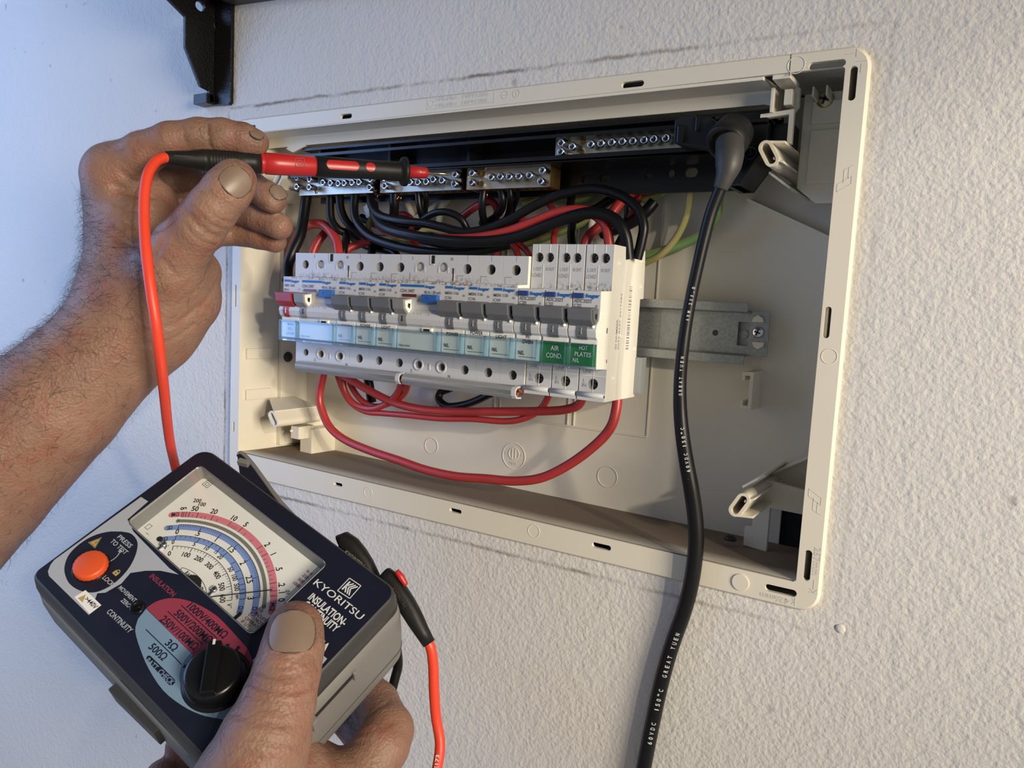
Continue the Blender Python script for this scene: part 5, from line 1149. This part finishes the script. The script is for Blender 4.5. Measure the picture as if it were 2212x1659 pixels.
mb = MB(); a = atD(848,1268,421.6); b = atD(878,1312,419.6); ex_ = (b-a)/np.linalg.norm(b-a); ey_ = np.cross(-RC[2],ex_); mb.text('KYORITSU', 2.0, (a+b)/2, ex_, ey_, w=12); mb.build('moulded_text', M_bezel, t)
mb = MB(); mb.tube([atD(u,v,d) for u,v,d in ((922,1382,423),(931,1402,423),(936,1440,424),(938,1500,426),(942,1550,428),(949,1590,428),(950,1620,426),(943,1665,424),(925,1740,422),(885,1850,430),(820,1970,448),(740,2040,462),(660,2050,470))], 2.85, n=14, sub=6); mb.build('lead', M_lead, t, recalc=False)
p0 = atD(946,1625,422.9); p1 = atD(941,1668,420.9); ex_ = (p0-p1)/np.linalg.norm(p0-p1); ey_ = np.cross(-RC[2],ex_)
mb = MB(); mb.text('E173', 1.9, (p0+p1)/2, ex_, ey_, w=7.5); mb.build('lead_print', M_inkwhite, t)
t, PP, T = plug('all-black lead plug further left along the tester top', [(733,1172,450,4.4),(742,1168,450,5.2),(757,1180,448,5.6),(775,1200,446,5.2),(790,1220,444,4.6),(800,1236,443,4.4),(812,1256,442,3.8),(822,1280,441,3.2)], False, None)
mb = MB(); a = atD(741,1188,440); b = atD(790,1228,437); ex_ = (b-a)/np.linalg.norm(b-a); ey_ = np.cross(-RC[2],ex_); mb.text('KYORITSU', 2.6, (a+b)/2, ex_, ey_, w=13.5); mb.build('moulded_text', M_case, t)
mb = MB(); mb.tube([atD(u,v,d) for u,v,d in ((820,1275,441),(835,1310,450),(850,1370,460),(860,1430,466),(852,1470,466),(842,1510,466),(836,1560,468),(830,1700,468),(835,1900,460))], 2.85, n=12, sub=5); mb.build('lead', M_wblack, t, recalc=False)

# ------------------------------------------------------------------ black appliance lead hung on the carrier
crd = thing('black_power_lead', 'black power lead hanging in front of the open right half of the enclosure', 'cable', atY(1545,300,0))
yP = 4.0
def W_(u,v,y): return atY(u,v,y)
mb = MB(); P = [W_(u,v,yP) for u,v in ((1463,262),(1478,250),(1506,252),(1512,258),(1540,256),(1552,270),(1548,325),(1500,318),(1460,312))]
mb.prism([(p[0],p[2]) for p in P],'y',yP-4,yP+14); mb.build('connector_body', M_blackmat, crd, bevel=.8)
mb = MB(); a = W_(1466,272,yP-4); b = W_(1474,308,yP-4); mb.box(a[0],b[0]+1,yP-5.4,yP-3.6,b[2],a[2]); c_ = W_(1508,262,yP-4); mb.box(c_[0]-1,c_[0]+1,yP-5,yP-3.6,c_[2]-5,c_[2]+2); mb.build('connector_clip', M_black, crd, bevel=.4)
cc = W_(1575,300,-2); dn = np.array([-.1,-.75,-.62]); dn/=np.linalg.norm(dn)
mb = MB(); mb.lathe(cc-dn*9, dn, [(0,8.0),(1,9.6),(10,10.4),(14,10.2),(15.2,9.2),(15.2,7.2),(12,6.6)], 32); mb.build('collar', M_blackmat, crd)
mb = MB(); q = [W_(1546,256,1),W_(1580,252,0),W_(1604,262,0),W_(1610,290,-1),W_(1603,325,-2)]; mb.tube(q,1.0,n=8,sub=5); mb.build('collar_rim', M_blackmat, crd)
cpts = [(1577,318,-10),(1575,350,-14),(1567,380,-15),(1553,415,-15),(1536,460,-15),(1520,520,-15),(1506,580,-15),(1493,640,-15),(1482,700,-15),(1474,760,-15),(1469,820,-14),(1469,880,-13),(1474,940,-12),(1483,1000,-10),(1493,1055,-8),(1501,1110,-6),(1504,1160,-4.8),(1500,1215,-4.3),(1491,1270,-3.6),(1476,1325,-2.4),(1458,1375,-1.6),(1442,1425,-1.4),(1425,1490,-1.4),(1410,1560,-1.4),(1396,1630,-1.4),(1385,1690,-1.4),(1372,1760,-1.4),(1345,1900,-1.4),(1320,2060,-1.4),(1300,2250,-1.4)]
mb = MB(); mb.tube([W_(1576,308,-8),W_(1576,335,-12.5),W_(1573,360,-14.5),W_(1566,383,-15.2),W_(1556,408,-15)],[6.8,6.9,6.2,4.6,3.5],n=20,sub=6); mb.build('strain_relief', mat('dark_grey_rubber',(0.045,.045,.042),.5,bump=.03), crd)
CP = smooth_path([W_(*q) for q in cpts], 6)
mb = MB(); mb.tube([W_(*q) for q in cpts], [3.0]*8+[3.1,3.2,3.3,3.5,3.7,3.9]+[4.1]*16, n=16, sub=6); mb.build('cable', M_wblack, crd, recalc=False)
def along(mb, txt, u0v0, h, spacing, rad):   # print letter by letter along the cable, facing the room
    CPd = np.linalg.norm(CP - W_(*u0v0), axis=1); i0 = int(CPd.argmin()); s_ = 0; sl = np.concatenate([[0],np.cumsum(np.linalg.norm(np.diff(CP,axis=0),axis=1))])
    for ch in txt:
        st = sl[i0]-s_; p = np.array([np.interp(st, sl, CP[:,k]) for k in range(3)]); p2 = np.array([np.interp(st-1, sl, CP[:,k]) for k in range(3)]); tg = p2-p; tg/=np.linalg.norm(tg)
        out = np.array([.42,-.9,0.0]); out -= tg*(out@tg); out/=np.linalg.norm(out)
        if ch != ' ': mb.text(ch, h, p+out*rad, tg, np.cross(out,tg), w=h*(.25 if ch in 'I1' else .62))
        s_ += spacing
mb = MB(); along(mb, '60VDC  150\u00b0C  GREAT YUEN', (1402,1600,-1.4), 2.3, 2.9, 4.2); along(mb, 'AWM 2X1.0 60VDC 150\u00b0C', (1500,1105,-6), 1.7, 2.2, 3.9); along(mb, 'GREAT YUEN', (1471,850,-13), 1.6, 2.1, 3.45); along(mb, 'AWM 2X1.0', (1484,690,-15), 1.5, 2.0, 3.25)
mb.build('cable_print', M_inkwhite, crd, recalc=False)
# ------------------------------------------------------------------ the person: a forearm and hand with the probe, a hand with the tester
def skin_material():
    m = bpy.data.materials.new('weathered_skin'); m.use_nodes = True; N = m.node_tree.nodes; Lk = m.node_tree.links; b = N['Principled BSDF']
    tc = N.new('ShaderNodeTexCoord')
    def noise(sc, det=4, ro=.55, dist=0.0):
        n = N.new('ShaderNodeTexNoise'); n.inputs['Scale'].default_value = sc; n.inputs['Detail'].default_value = det; n.inputs['Roughness'].default_value = ro; n.inputs['Distortion'].default_value = dist
        Lk.new(tc.outputs['Object'], n.inputs['Vector']); return n.outputs['Fac']
    def mixc(f, a, bb):
        x = N.new('ShaderNodeMix'); x.data_type = 'RGBA'; Lk.new(f, x.inputs['Factor'])
        for s_, q in (('A', a), ('B', bb)):
            if isinstance(q, tuple): x.inputs[s_].default_value = (*q, 1)
            else: Lk.new(q, x.inputs[s_])
        return x.outputs['Result']
    def rng(f, a, bb, c=0, d=1):
        r = N.new('ShaderNodeMapRange'); r.inputs['From Min'].default_value = a; r.inputs['From Max'].default_value = bb; r.inputs['To Min'].default_value = c; r.inputs['To Max'].default_value = d; Lk.new(f, r.inputs['Value']); return r.outputs[0]
    base = mixc(rng(noise(28,4), .35, .65), (0.225,0.122,0.083), (0.285,0.165,0.116))
    base = mixc(rng(noise(75,5,.6), .48, .70, 0, .75), base, (0.26,0.10,0.07))
    base = mixc(rng(noise(160,6,.7,1.0), .54, .70, 0, .5), base, (0.125,0.07,0.046))
    ge = N.new('ShaderNodeAttribute'); ge.attribute_name = 'grime'; base = mixc(ge.outputs['Fac'], base, (0.075,0.045,0.03))
    Lk.new(base, b.inputs['Base Color'])
    b.inputs['Roughness'].default_value = .48; b.inputs['Specular IOR Level'].default_value = .4
    b.inputs['Subsurface Weight'].default_value = .12; b.inputs['Subsurface Radius'].default_value = (1,.35,.2); b.inputs['Subsurface Scale'].default_value = .003
    v = N.new('ShaderNodeTexVoronoi'); v.inputs['Scale'].default_value = 620; Lk.new(tc.outputs['Object'], v.inputs['Vector'])
    ad = N.new('ShaderNodeMath'); ad.operation = 'MULTIPLY_ADD'; ad.inputs[1].default_value = .45; Lk.new(v.outputs['Distance'], ad.inputs[0]); Lk.new(noise(260,5,.65,.15), ad.inputs[2])
    bp = N.new('ShaderNodeBump'); bp.inputs['Distance'].default_value = .0010; bp.inputs['Strength'].default_value = .6; Lk.new(ad.outputs[0], bp.inputs['Height']); Lk.new(bp.outputs['Normal'], b.inputs['Normal'])
    return m
M_skin = skin_material()

def cap_field(P, a, b, ra, rb):
    ab = b-a; L2 = ab@ab + 1e-9; t = np.clip(((P-a)@ab)/L2, 0, 1)
    return np.linalg.norm(P - a - t[...,None]*ab, axis=-1) - (ra + (rb-ra)*t)
def sdf_mesh(groups, creases, h, name, mats, parent, grimes=(), points_only=False):
    """groups: list of (blend_to_rest, [(chain points, radii, inner blend)]); smooth union, then surface nets."""
    allp = np.concatenate([np.array(c[0]) + 0 for g in groups for c in g[1]]); rm = max(max(c[1]) for g in groups for c in g[1])
    lo = allp.min(0) - rm - 6; hi = allp.max(0) + rm + 6
    n = np.ceil((hi-lo)/h).astype(int) + 1
    ax = [lo[i] + h*np.arange(n[i]) for i in range(3)]
    F = np.full(n, 30.0, np.float32)
    def region(mn, mx, pad):
        i0 = np.clip(np.floor((mn-pad-lo)/h).astype(int), 0, n-1); i1 = np.clip(np.ceil((mx+pad-lo)/h).astype(int)+1, 1, n)
        sl = tuple(slice(i0[i], i1[i]) for i in range(3))
        G = np.stack(np.meshgrid(*[ax[i][sl[i]] for i in range(3)], indexing='ij'), -1)
        return sl, G
    def smin(a, b, k):
        if k <= 0: return np.minimum(a, b)
        q = np.clip(.5 + .5*(b-a)/k, 0, 1); return b + (a-b)*q - k*q*(1-q)
    for kb, chains in groups:
        pts = np.concatenate([np.array(c[0]) for c in chains]); rr = max(max(c[1]) for c in chains)
        sl, G = region(pts.min(0), pts.max(0), rr + 14)
        D = np.full(G.shape[:3], 30.0, np.float32)
        for pts_, rad, k in chains:
            d = None
            for i in range(len(pts_)-1):
                e = cap_field(G, np.array(pts_[i]), np.array(pts_[i+1]), rad[i], rad[i+1]).astype(np.float32); d = e if d is None else smin(d, e, 2.5)
            D = smin(D, d, k)
        F[sl] = smin(F[sl], D, kb)
    for pts_, w, dep in creases:
        P = np.array(pts_); sl, G = region(P.min(0), P.max(0), 3*w)
        d = None
        for i in range(len(P)-1):
            e = cap_field(G, P[i], P[i+1], 0, 0); d = e if d is None else np.minimum(d, e)
        F[sl] += (1.5*dep*np.exp(-(d/w)**2)).astype(np.float32)
    # surface nets
    sgn = F < 0
    c = [(i,j,k) for i in (0,1) for j in (0,1) for k in (0,1)]
    cnt = sum(sgn[i:n[0]-1+i, j:n[1]-1+j, k:n[2]-1+k].astype(np.int8) for i,j,k in c)
    act = np.argwhere((cnt > 0) & (cnt < 8)); idx = -np.ones(n-1, np.int64); idx[tuple(act.T)] = np.arange(len(act))
    acc = np.zeros((len(act),3)); num_ = np.zeros(len(act))
    val = {q: F[act[:,0]+q[0], act[:,1]+q[1], act[:,2]+q[2]] for q in c}
    for q in c:
        for d in range(3):
            if q[d]: continue
            r = list(q); r[d] = 1; r = tuple(r); a, b_ = val[q], val[r]; mk = (a < 0) != (b_ < 0)
            t = np.where(mk, a/(a-b_+1e-12), 0); p = np.array(q, float)[None] + 0*t[:,None]; p[:,d] = t
            acc[mk] += p[mk]; num_[mk] += 1
    V = lo + h*(act + acc/num_[:,None])
    faces = []
    for d in range(3):
        e1_, e2_ = [(1,2),(2,0),(0,1)][d]
        s0 = [slice(0,m-1) for m in n]; s1 = list(s0); s0[d] = slice(0,n[d]-1); s1[d] = slice(1,n[d])
        A_, B_ = sgn[tuple(s0)], sgn[tuple(s1)]
        ed = np.argwhere(A_ != B_); ed = ed[(ed[:,e1_] > 0) & (ed[:,e2_] > 0)]
        fl = A_[tuple(ed.T)]
        def off(a, b_): q = ed.copy(); q[:,e1_] -= a; q[:,e2_] -= b_; return idx[tuple(q.T)]
        Q = np.stack([off(0,0), off(1,0), off(1,1), off(0,1)], 1)
        Q[~fl] = Q[~fl][:, ::-1]; faces.append(Q[(Q >= 0).all(1)])
    Fc = np.concatenate(faces)
    if points_only: return V
    # light relaxation
    E = np.concatenate([Fc[:, [0,1]], Fc[:, [1,2]], Fc[:, [2,3]], Fc[:, [3,0]]])
    for _ in range(2):
        sm = np.zeros_like(V); ct = np.zeros(len(V)); np.add.at(sm, E[:,0], V[E[:,1]]); np.add.at(ct, E[:,0], 1); np.add.at(sm, E[:,1], V[E[:,0]]); np.add.at(ct, E[:,1], 1)
        V = V*.5 + .5*sm/np.maximum(ct,1)[:,None]
    me = bpy.data.meshes.new(name); me.from_pydata((V*S).tolist(), [], Fc.tolist())
    me.polygons.foreach_set('use_smooth', [True]*len(Fc)); me.update()
    at = me.attributes.new('grime', 'FLOAT', 'POINT'); g = np.zeros(len(V))
    for pts_, w, amt in grimes:
        P = np.array(pts_); d = np.min([cap_field(V, P[i], P[i+1], 0, 0) for i in range(len(P)-1)], axis=0); g = np.maximum(g, amt*np.exp(-(d/w)**2))
    at.data.foreach_set('value', g.astype(np.float32))
    for m in mats: me.materials.append(m)
    o = link(name, me, parent); return o, V
def surf(AV, u, v, rad=9):     # nearest skin point under a pixel
    q = (AV - CAM) @ RC.T; pu = 1106 + FPX*q[:,0]/q[:,2]; pv = 829.5 + FPX*q[:,1]/q[:,2]
    r2 = (pu-u)**2+(pv-v)**2; d = np.where(r2 < rad*rad, q[:,2], 1e9); m = d.min()
    if m > 1e8: return atD(u, v, 400)
    i = np.where((d < m+7), r2, 1e9).argmin(); return atD(u, v, q[i,2])
def drape(creases, CV):         # lay pixel-drawn lines on the skin
    out = []
    for pts_, w, d in creases:
        if len(pts_[0]) == 2:
            P = smooth_path([(*p, 0) for p in pts_], 5 if len(pts_) > 2 else 1)
            pts_ = [surf(CV, p[0], p[1], 13) for p in P]
        out.append((pts_, w, d))
    return out
def ch(*q, k=6): return ([atD(u,v,d) for u,v,d,_ in q], [r for *_,r in q], k)
def nail(name, tip, base, nrm, wid, R, parent, lift=0.25, thick=.55):
    tip, base, nrm = map(lambda q: np.array(q, float), (tip, base, nrm)); t = tip-base; L = np.linalg.norm(t); t /= L; nrm = nrm - t*(nrm@t); nrm /= np.linalg.norm(nrm); b = np.cross(t, nrm)
    V = []; F = []; n, m = 14, 12
    for i in range(n+1):
        s_ = i/n; e = abs(2*s_-1); w = wid/2*max(.22, (1-e**2.6)**.42) if e < 1 else wid*.11
        for j in range(m+1):
            q = (2*j/m-1); th = q*w/R; V.append(base + t*(s_*L) + b*R*math.sin(th) + nrm*(R*math.cos(th)-R+lift - .5*(1-s_)**4 + .35*(1-(2*s_-1)**2)))
    for i in range(n):
        for j in range(m): F.append((i*(m+1)+j,(i+1)*(m+1)+j,(i+1)*(m+1)+j+1,i*(m+1)+j+1))
    mb = MB(); mb.add(V,F,0,True); k = len(V); mb.add([v-nrm*thick for v in map(np.array,V)], [f[::-1] for f in F], 0, True)
    o = mb.build(name, M_nail, parent, recalc=False)
    # grime line round the nail
    rimv = [V[i*(m+1)] for i in range(n+1)] + [V[n*(m+1)+j] for j in range(m+1)] + [V[i*(m+1)+m] for i in range(n,-1,-1)] + [V[j] for j in range(m,-1,-1)]
    mb = MB(); mb.tube([v-nrm*.25 for v in map(np.array,rimv[::2])], .38, n=6, sub=1); mb.build('nail_grime', M_dirt, o, recalc=False)
    return o
per = thing('person', 'bare hairy forearm and hand gripping the red probe, and other hand holding the tester', 'person', atD(290, 690, 455))

# --- forearm and hand with the probe
G1 = [
 (0, [ch((-190,1190,449,43.5),(-60,1050,448,41),(120,870,450,36.5),(230,760,453,32.5),(292,690,455,30),k=10),
      ch((300,640,455,27),(300,560,462,22),(255,430,472,15),k=14), ch((292,690,455,28),(270,520,470,20),(262,400,462,15.5),k=16),
      ch((330,690,458,26),(400,640,455,20),(420,590,452,15),k=16), ch((300,660,462,26),(320,560,484,20),(330,520,494,14),k=16),
      ch((300,600,452,22),(305,480,456,18),(330,440,462,14),k=16),
      ch((240,376,453,15.5),(262,420,470,15.5),(290,470,484,15),(320,515,494,14),k=12)]),
 (8, [ch((250,368,452,14.5),(310,330,444,11.6),(368,303,440,10.0),(430,292,441,9.4),(480,292,443,9.2),(525,299,446,8.6),(552,308,448,7.6),k=4)]),
 (6, [ch((265,420,472,13.5),(360,385,484,10.5),(440,375,488,9.6),(540,400,478,9.0),(580,424,472,8.4),(590,432,470,8.0),k=4)]),
 (2, [ch((300,475,484,13),(400,440,496,10.5),(470,440,498,9.6),(560,468,486,8.8),(604,489,480,8.2),k=4)]),
 (1.5, [ch((330,515,494,12),(420,505,503,9.6),(490,500,503,8.8),(560,510,497,8.0),(594,521,494,7.3),k=4), ch((350,560,492,14),(420,530,494,11),(465,508,492,7.6),k=6)]),
 (11,[ch((335,640,444,23),(365,585,434,19.5),(392,535,426,15.6),(430,488,417,13.6),(458,452,413,12.9),(490,412,412,12.4),(506,392,413,11.8),k=6)]),
]
def crease(*q, w=1.1, d=.9): return ([tuple(p[:2]) for p in q], max(w, 1.05), d)
CR1 = [crease((250,440,436),(290,455,438),(330,452,440),w=1.1,d=.7), crease((300,590,424),(345,560,418),(385,600,420),w=1.0,d=.6), crease((395,455,412),(425,475,404),(450,505,404),w=.8,d=.6),
       crease((560,395,462),(580,420,460),(600,440,462),w=.7,d=.5), crease((225,350,438),(260,330,436),(300,318,436),w=.9,d=.4), crease((380,655,425),(425,625,432),(450,590,440),w=.9,d=.5), crease((395,690,430),(440,655,436),(462,620,444),w=.9,d=.5),
       crease((412,470,406),(440,500,403),(472,515,406),w=.9,d=.8), crease((400,486,408),(430,520,404),(462,530,408),w=.8,d=.6), crease((425,455,404),(452,484,400.5),(486,498,404),w=.9,d=.7), crease((436,440,402),(466,472,399.5),(497,480,403),w=.7,d=.5),
       crease((246,400,436),(290,420,440),(330,424,444),w=1.6,d=1.3), crease((275,480,440),(330,500,436),(380,470,436),w=1.6,d=1.1),crease((262,372,437),(300,395,436),(345,392,438),w=1.2,d=.9),
       crease((295,530,440),(330,555,425),(352,520,426),w=1.2,d=1.0), crease((180,470,452),(215,478,446),(250,470,444),w=1.1,d=.5),crease((180,430,450),(215,440,446),(260,430,444),w=1.1,d=.5),
       crease((446,282,432),(452,300,431),(456,318,433),w=.6,d=.7), crease((390,268,432),(398,290,429),(402,318,432),w=.8,d=.45),
       crease((330,715,428),(380,700,430),(430,660,436),w=1.2,d=.7), crease((310,745,428),(370,735,430),(420,700,438),w=1.2,d=.6), crease((300,690,426),(350,670,424),(410,610,434),w=1.0,d=.4)]
GR1 = [crease((452,270,432),(452,300,431),(458,318,433),w=.8,d=.9)[:1]+(1.0,.75), crease((420,470,404),(460,510,403),w=1,d=1)[:1]+(4.0,.14)]
GR1 += [([(436,290),(476,283)],4.0,.38), ([(400,300),(440,310)],3.0,.28), ([(520,290),(560,310)],4.5,.30), ([(510,350),(545,375),(540,410)],1.6,.5), ([(470,365),(500,352)],2.0,.35), ([(596,420),(612,445)],2.5,.4)]
CV = sdf_mesh(G1, [], 2.4, '', [], None, points_only=True); CR1 = drape(CR1, CV); GR1 = drape(GR1, CV)
arm, AV = sdf_mesh(G1, CR1, 1.0, 'forearm_and_hand', [M_skin], per, GR1)
def toward(u, v): d = ray(u, v); return -d/np.linalg.norm(d)
def norm_at(o, AV, p):
    return np.array(o.data.vertices[int(((AV-p)**2).sum(1).argmin())].normal[:])
def put_nail(o, AV, nm, tp, bs, wid, R, lift, bias=(0,0,0)):
    a, b = surf(AV, *tp), surf(AV, *bs); m = surf(AV, (tp[0]+bs[0])/2, (tp[1]+bs[1])/2); n = norm_at(o, AV, m) + np.array(bias)
    bow = ((a+b)/2 - m)@(n/np.linalg.norm(n)); return nail(nm, a, b, n, wid, R, o, lift=lift - bow)
put_nail(arm, AV, 'thumbnail', (531,373), (488,412), 17.0, 11.5, .2)
put_nail(arm, AV, 'fingernail', (569,296), (540,279), 9, 8, .1, tuple(RC.T@np.array([.1,-.5,0])))
put_nail(arm, AV, 'fingernail', (612,432), (590,402), 10.5, 8, .15)
# body hair on the back of the wrist, forearm and fingers
rr = np.random.default_rng(5)
bmh = MB()
q = (AV - CAM) @ RC.T; pu = 1106 + FPX*q[:,0]/q[:,2]; pv = 829.5 + FPX*q[:,1]/q[:,2]
C_ax = [np.array([290.,690.]), np.array([-60.,1050.])]
def hair(P, nrm, dr, L, r):
    a = np.cross(nrm, dr); a /= np.linalg.norm(a)+1e-9; V = []
    m = 5
    for i in range(m+1):
        t = i/m; p = P + nrm*(L*.55*t - L*.12*t*t) + dr*(L*.75*t*t + L*.25*t); w = r*(1-t*.9); V += [p + a*w, p - a*w*.5 + nrm*w*.8, p - a*w*.5 - nrm*w*.8]
    o = 0; F = []
    for i in range(m):
        for k in range(3): F.append((3*i+k, 3*i+(k+1)%3, 3*i+3+(k+1)%3, 3*i+3+k))
    bmh.add(V, F, 0, True)
NV = np.array([v.normal[:] for v in arm.data.vertices])
flow = atD(120,770,440) - atD(230,640,440); flow /= np.linalg.norm(flow); flow2 = RC.T@np.array([-.4,-.9,0])
ax_s = (pu-290)*(-.70)+(pv-690)*.72; ax_n = (pu-290)*(-.72)+(pv-690)*(-.70)      # along the arm / towards its upper-left edge
front = (NV @ RC[2]) < .45
wgt = np.where((ax_s > -120) & front, 1/(1+np.exp(-(ax_n-45)/32)), 0)*1.0 + np.where((ax_s > 60) & front & (pu > 0), .10, 0)
wgt *= ((pu > -20) & (pv < 1250))
wgt /= wgt.sum()
for i in rr.choice(len(AV), 2300, p=wgt):
    d = flow*.6 + flow2*rr.uniform(-.2,.9) + rr.normal(0,.45,3); nn = NV[i]; d -= nn*(d@nn); d /= np.linalg.norm(d)
    hair(AV[i], nn*rr.uniform(.5,1.0), d, rr.uniform(5,13), rr.uniform(.06,.11))
wk = np.where((pu > 200) & (pu < 300) & (pv < 335) & front, 1.0, 0) + np.where((pu > 395) & (pu < 450) & (pv > 270) & (pv < 312) & front, .9, 0)
wk /= wk.sum()
for i in rr.choice(len(AV), 130, p=wk):
    d = RC.T@np.array([.5,.2,0]) + rr.normal(0,.5,3); nn = NV[i]; d -= nn*(d@nn); d /= np.linalg.norm(d); hair(AV[i], nn*rr.uniform(.3,.7), d, rr.uniform(3,6), .055)
bmh.build('arm_hair', M_hair, arm, kind='stuff', recalc=False)

# --- hand holding the tester: thumb on the face, fingers wrapped behind
G2 = [
 (0, [ch((560,1800,372,34),(600,1720,385,30),(640,1700,410,26),k=10), ch((470,1900,360,40),(560,1800,372,34),k=10), ch((600,1740,400,30),(700,1720,415,22),k=10)]),
 (12,[ch((505,1770,338,28),(540,1690,334,23.5),(572,1600,337,19.5),(600,1520,343,16.2),(620,1450,350,14.6),(632,1400,356,13.9),(637,1366,361,12.6),(638,1356,363,12.2),k=6)]),
 (8, [ch((690,1770,402,20),(770,1690,408,17),(825,1610,418,14.6),(838,1578,426,13.8),(815,1520,446,12.2),(780,1475,466,10.5),(700,1420,478,9.5),k=5)]),
 (6, [ch((640,1800,395,18),(740,1720,410,14),(800,1668,420,13),(815,1640,432,12),(770,1570,456,10.5),(690,1500,470,9.5),k=5)]),
 (4, [ch((560,1760,440,16),(490,1680,436,12),(425,1630,424,10.5),(398,1612,418,9.6),k=5)]),
 (4, [ch((520,1800,436,15),(430,1730,424,11),(372,1688,412,10),(352,1680,408,9.4),k=5)]),
]
CR2 = [crease((556,1428),(590,1440),(640,1438),(683,1424),w=1.1,d=.55),crease((548,1446),(590,1458),(640,1456),(684,1440),w=1.1,d=.5),crease((536,1474),(585,1492),(640,1494),(684,1478),w=1.2,d=.75),crease((529,1496),(580,1512),(640,1518),(682,1506),w=1.2,d=.7),crease((560,1526),(610,1536),(660,1532),w=1.1,d=.45),
       crease((505,1540),(560,1560),(630,1565),w=1.2,d=.4), crease((540,1590),(590,1604),(640,1606),w=1.2,d=.4),crease((520,1625),(580,1645),w=1.2,d=.4), crease((600,1410),(635,1425),(668,1412),w=1.1,d=.4),
       crease((745,1560),(790,1545),(835,1520),w=1.2,d=.55), crease((760,1590),(800,1580),(850,1560),w=1.2,d=.4), crease((700,1625),(740,1610),(790,1600),w=1.2,d=.4)]
GR2 = [([(583,1400),(578,1360),(600,1322),(640,1312),(676,1340),(680,1390)],1.6,.45), ([(550,1450),(680,1440)],5,.10)]
CV = sdf_mesh(G2, [], 2.4, '', [], None, points_only=True); CR2 = drape(CR2, CV); GR2 = drape(GR2, CV)
hnd, HV = sdf_mesh(G2, CR2, 1.0, 'hand', [M_skin], per, GR2)
put_nail(hnd, HV, 'thumbnail', (636,1322), (627,1412), 22.0, 14.0, .35)
bmh = MB(); NV = np.array([v.normal[:] for v in hnd.data.vertices]); q = (HV - CAM) @ RC.T; pu = 1106 + FPX*q[:,0]/q[:,2]; pv = 829.5 + FPX*q[:,1]/q[:,2]
wk = np.where((pu > 770) & (pu < 860) & (pv > 1460) & (pv < 1540) & ((NV@RC[2]) < .3), 1.0, 0); wk /= max(wk.sum(),1e-9)
if wk.sum() > .5:
    for i in rr.choice(len(HV), 60, p=wk):
        d = RC.T@np.array([-.3,.9,0]) + rr.normal(0,.4,3); nn = NV[i]; d -= nn*(d@nn); d /= np.linalg.norm(d); hair(HV[i], nn*.4, d, rr.uniform(3,6), .05)
    bmh.build('finger_hair', M_hair, hnd, kind='stuff', recalc=False)
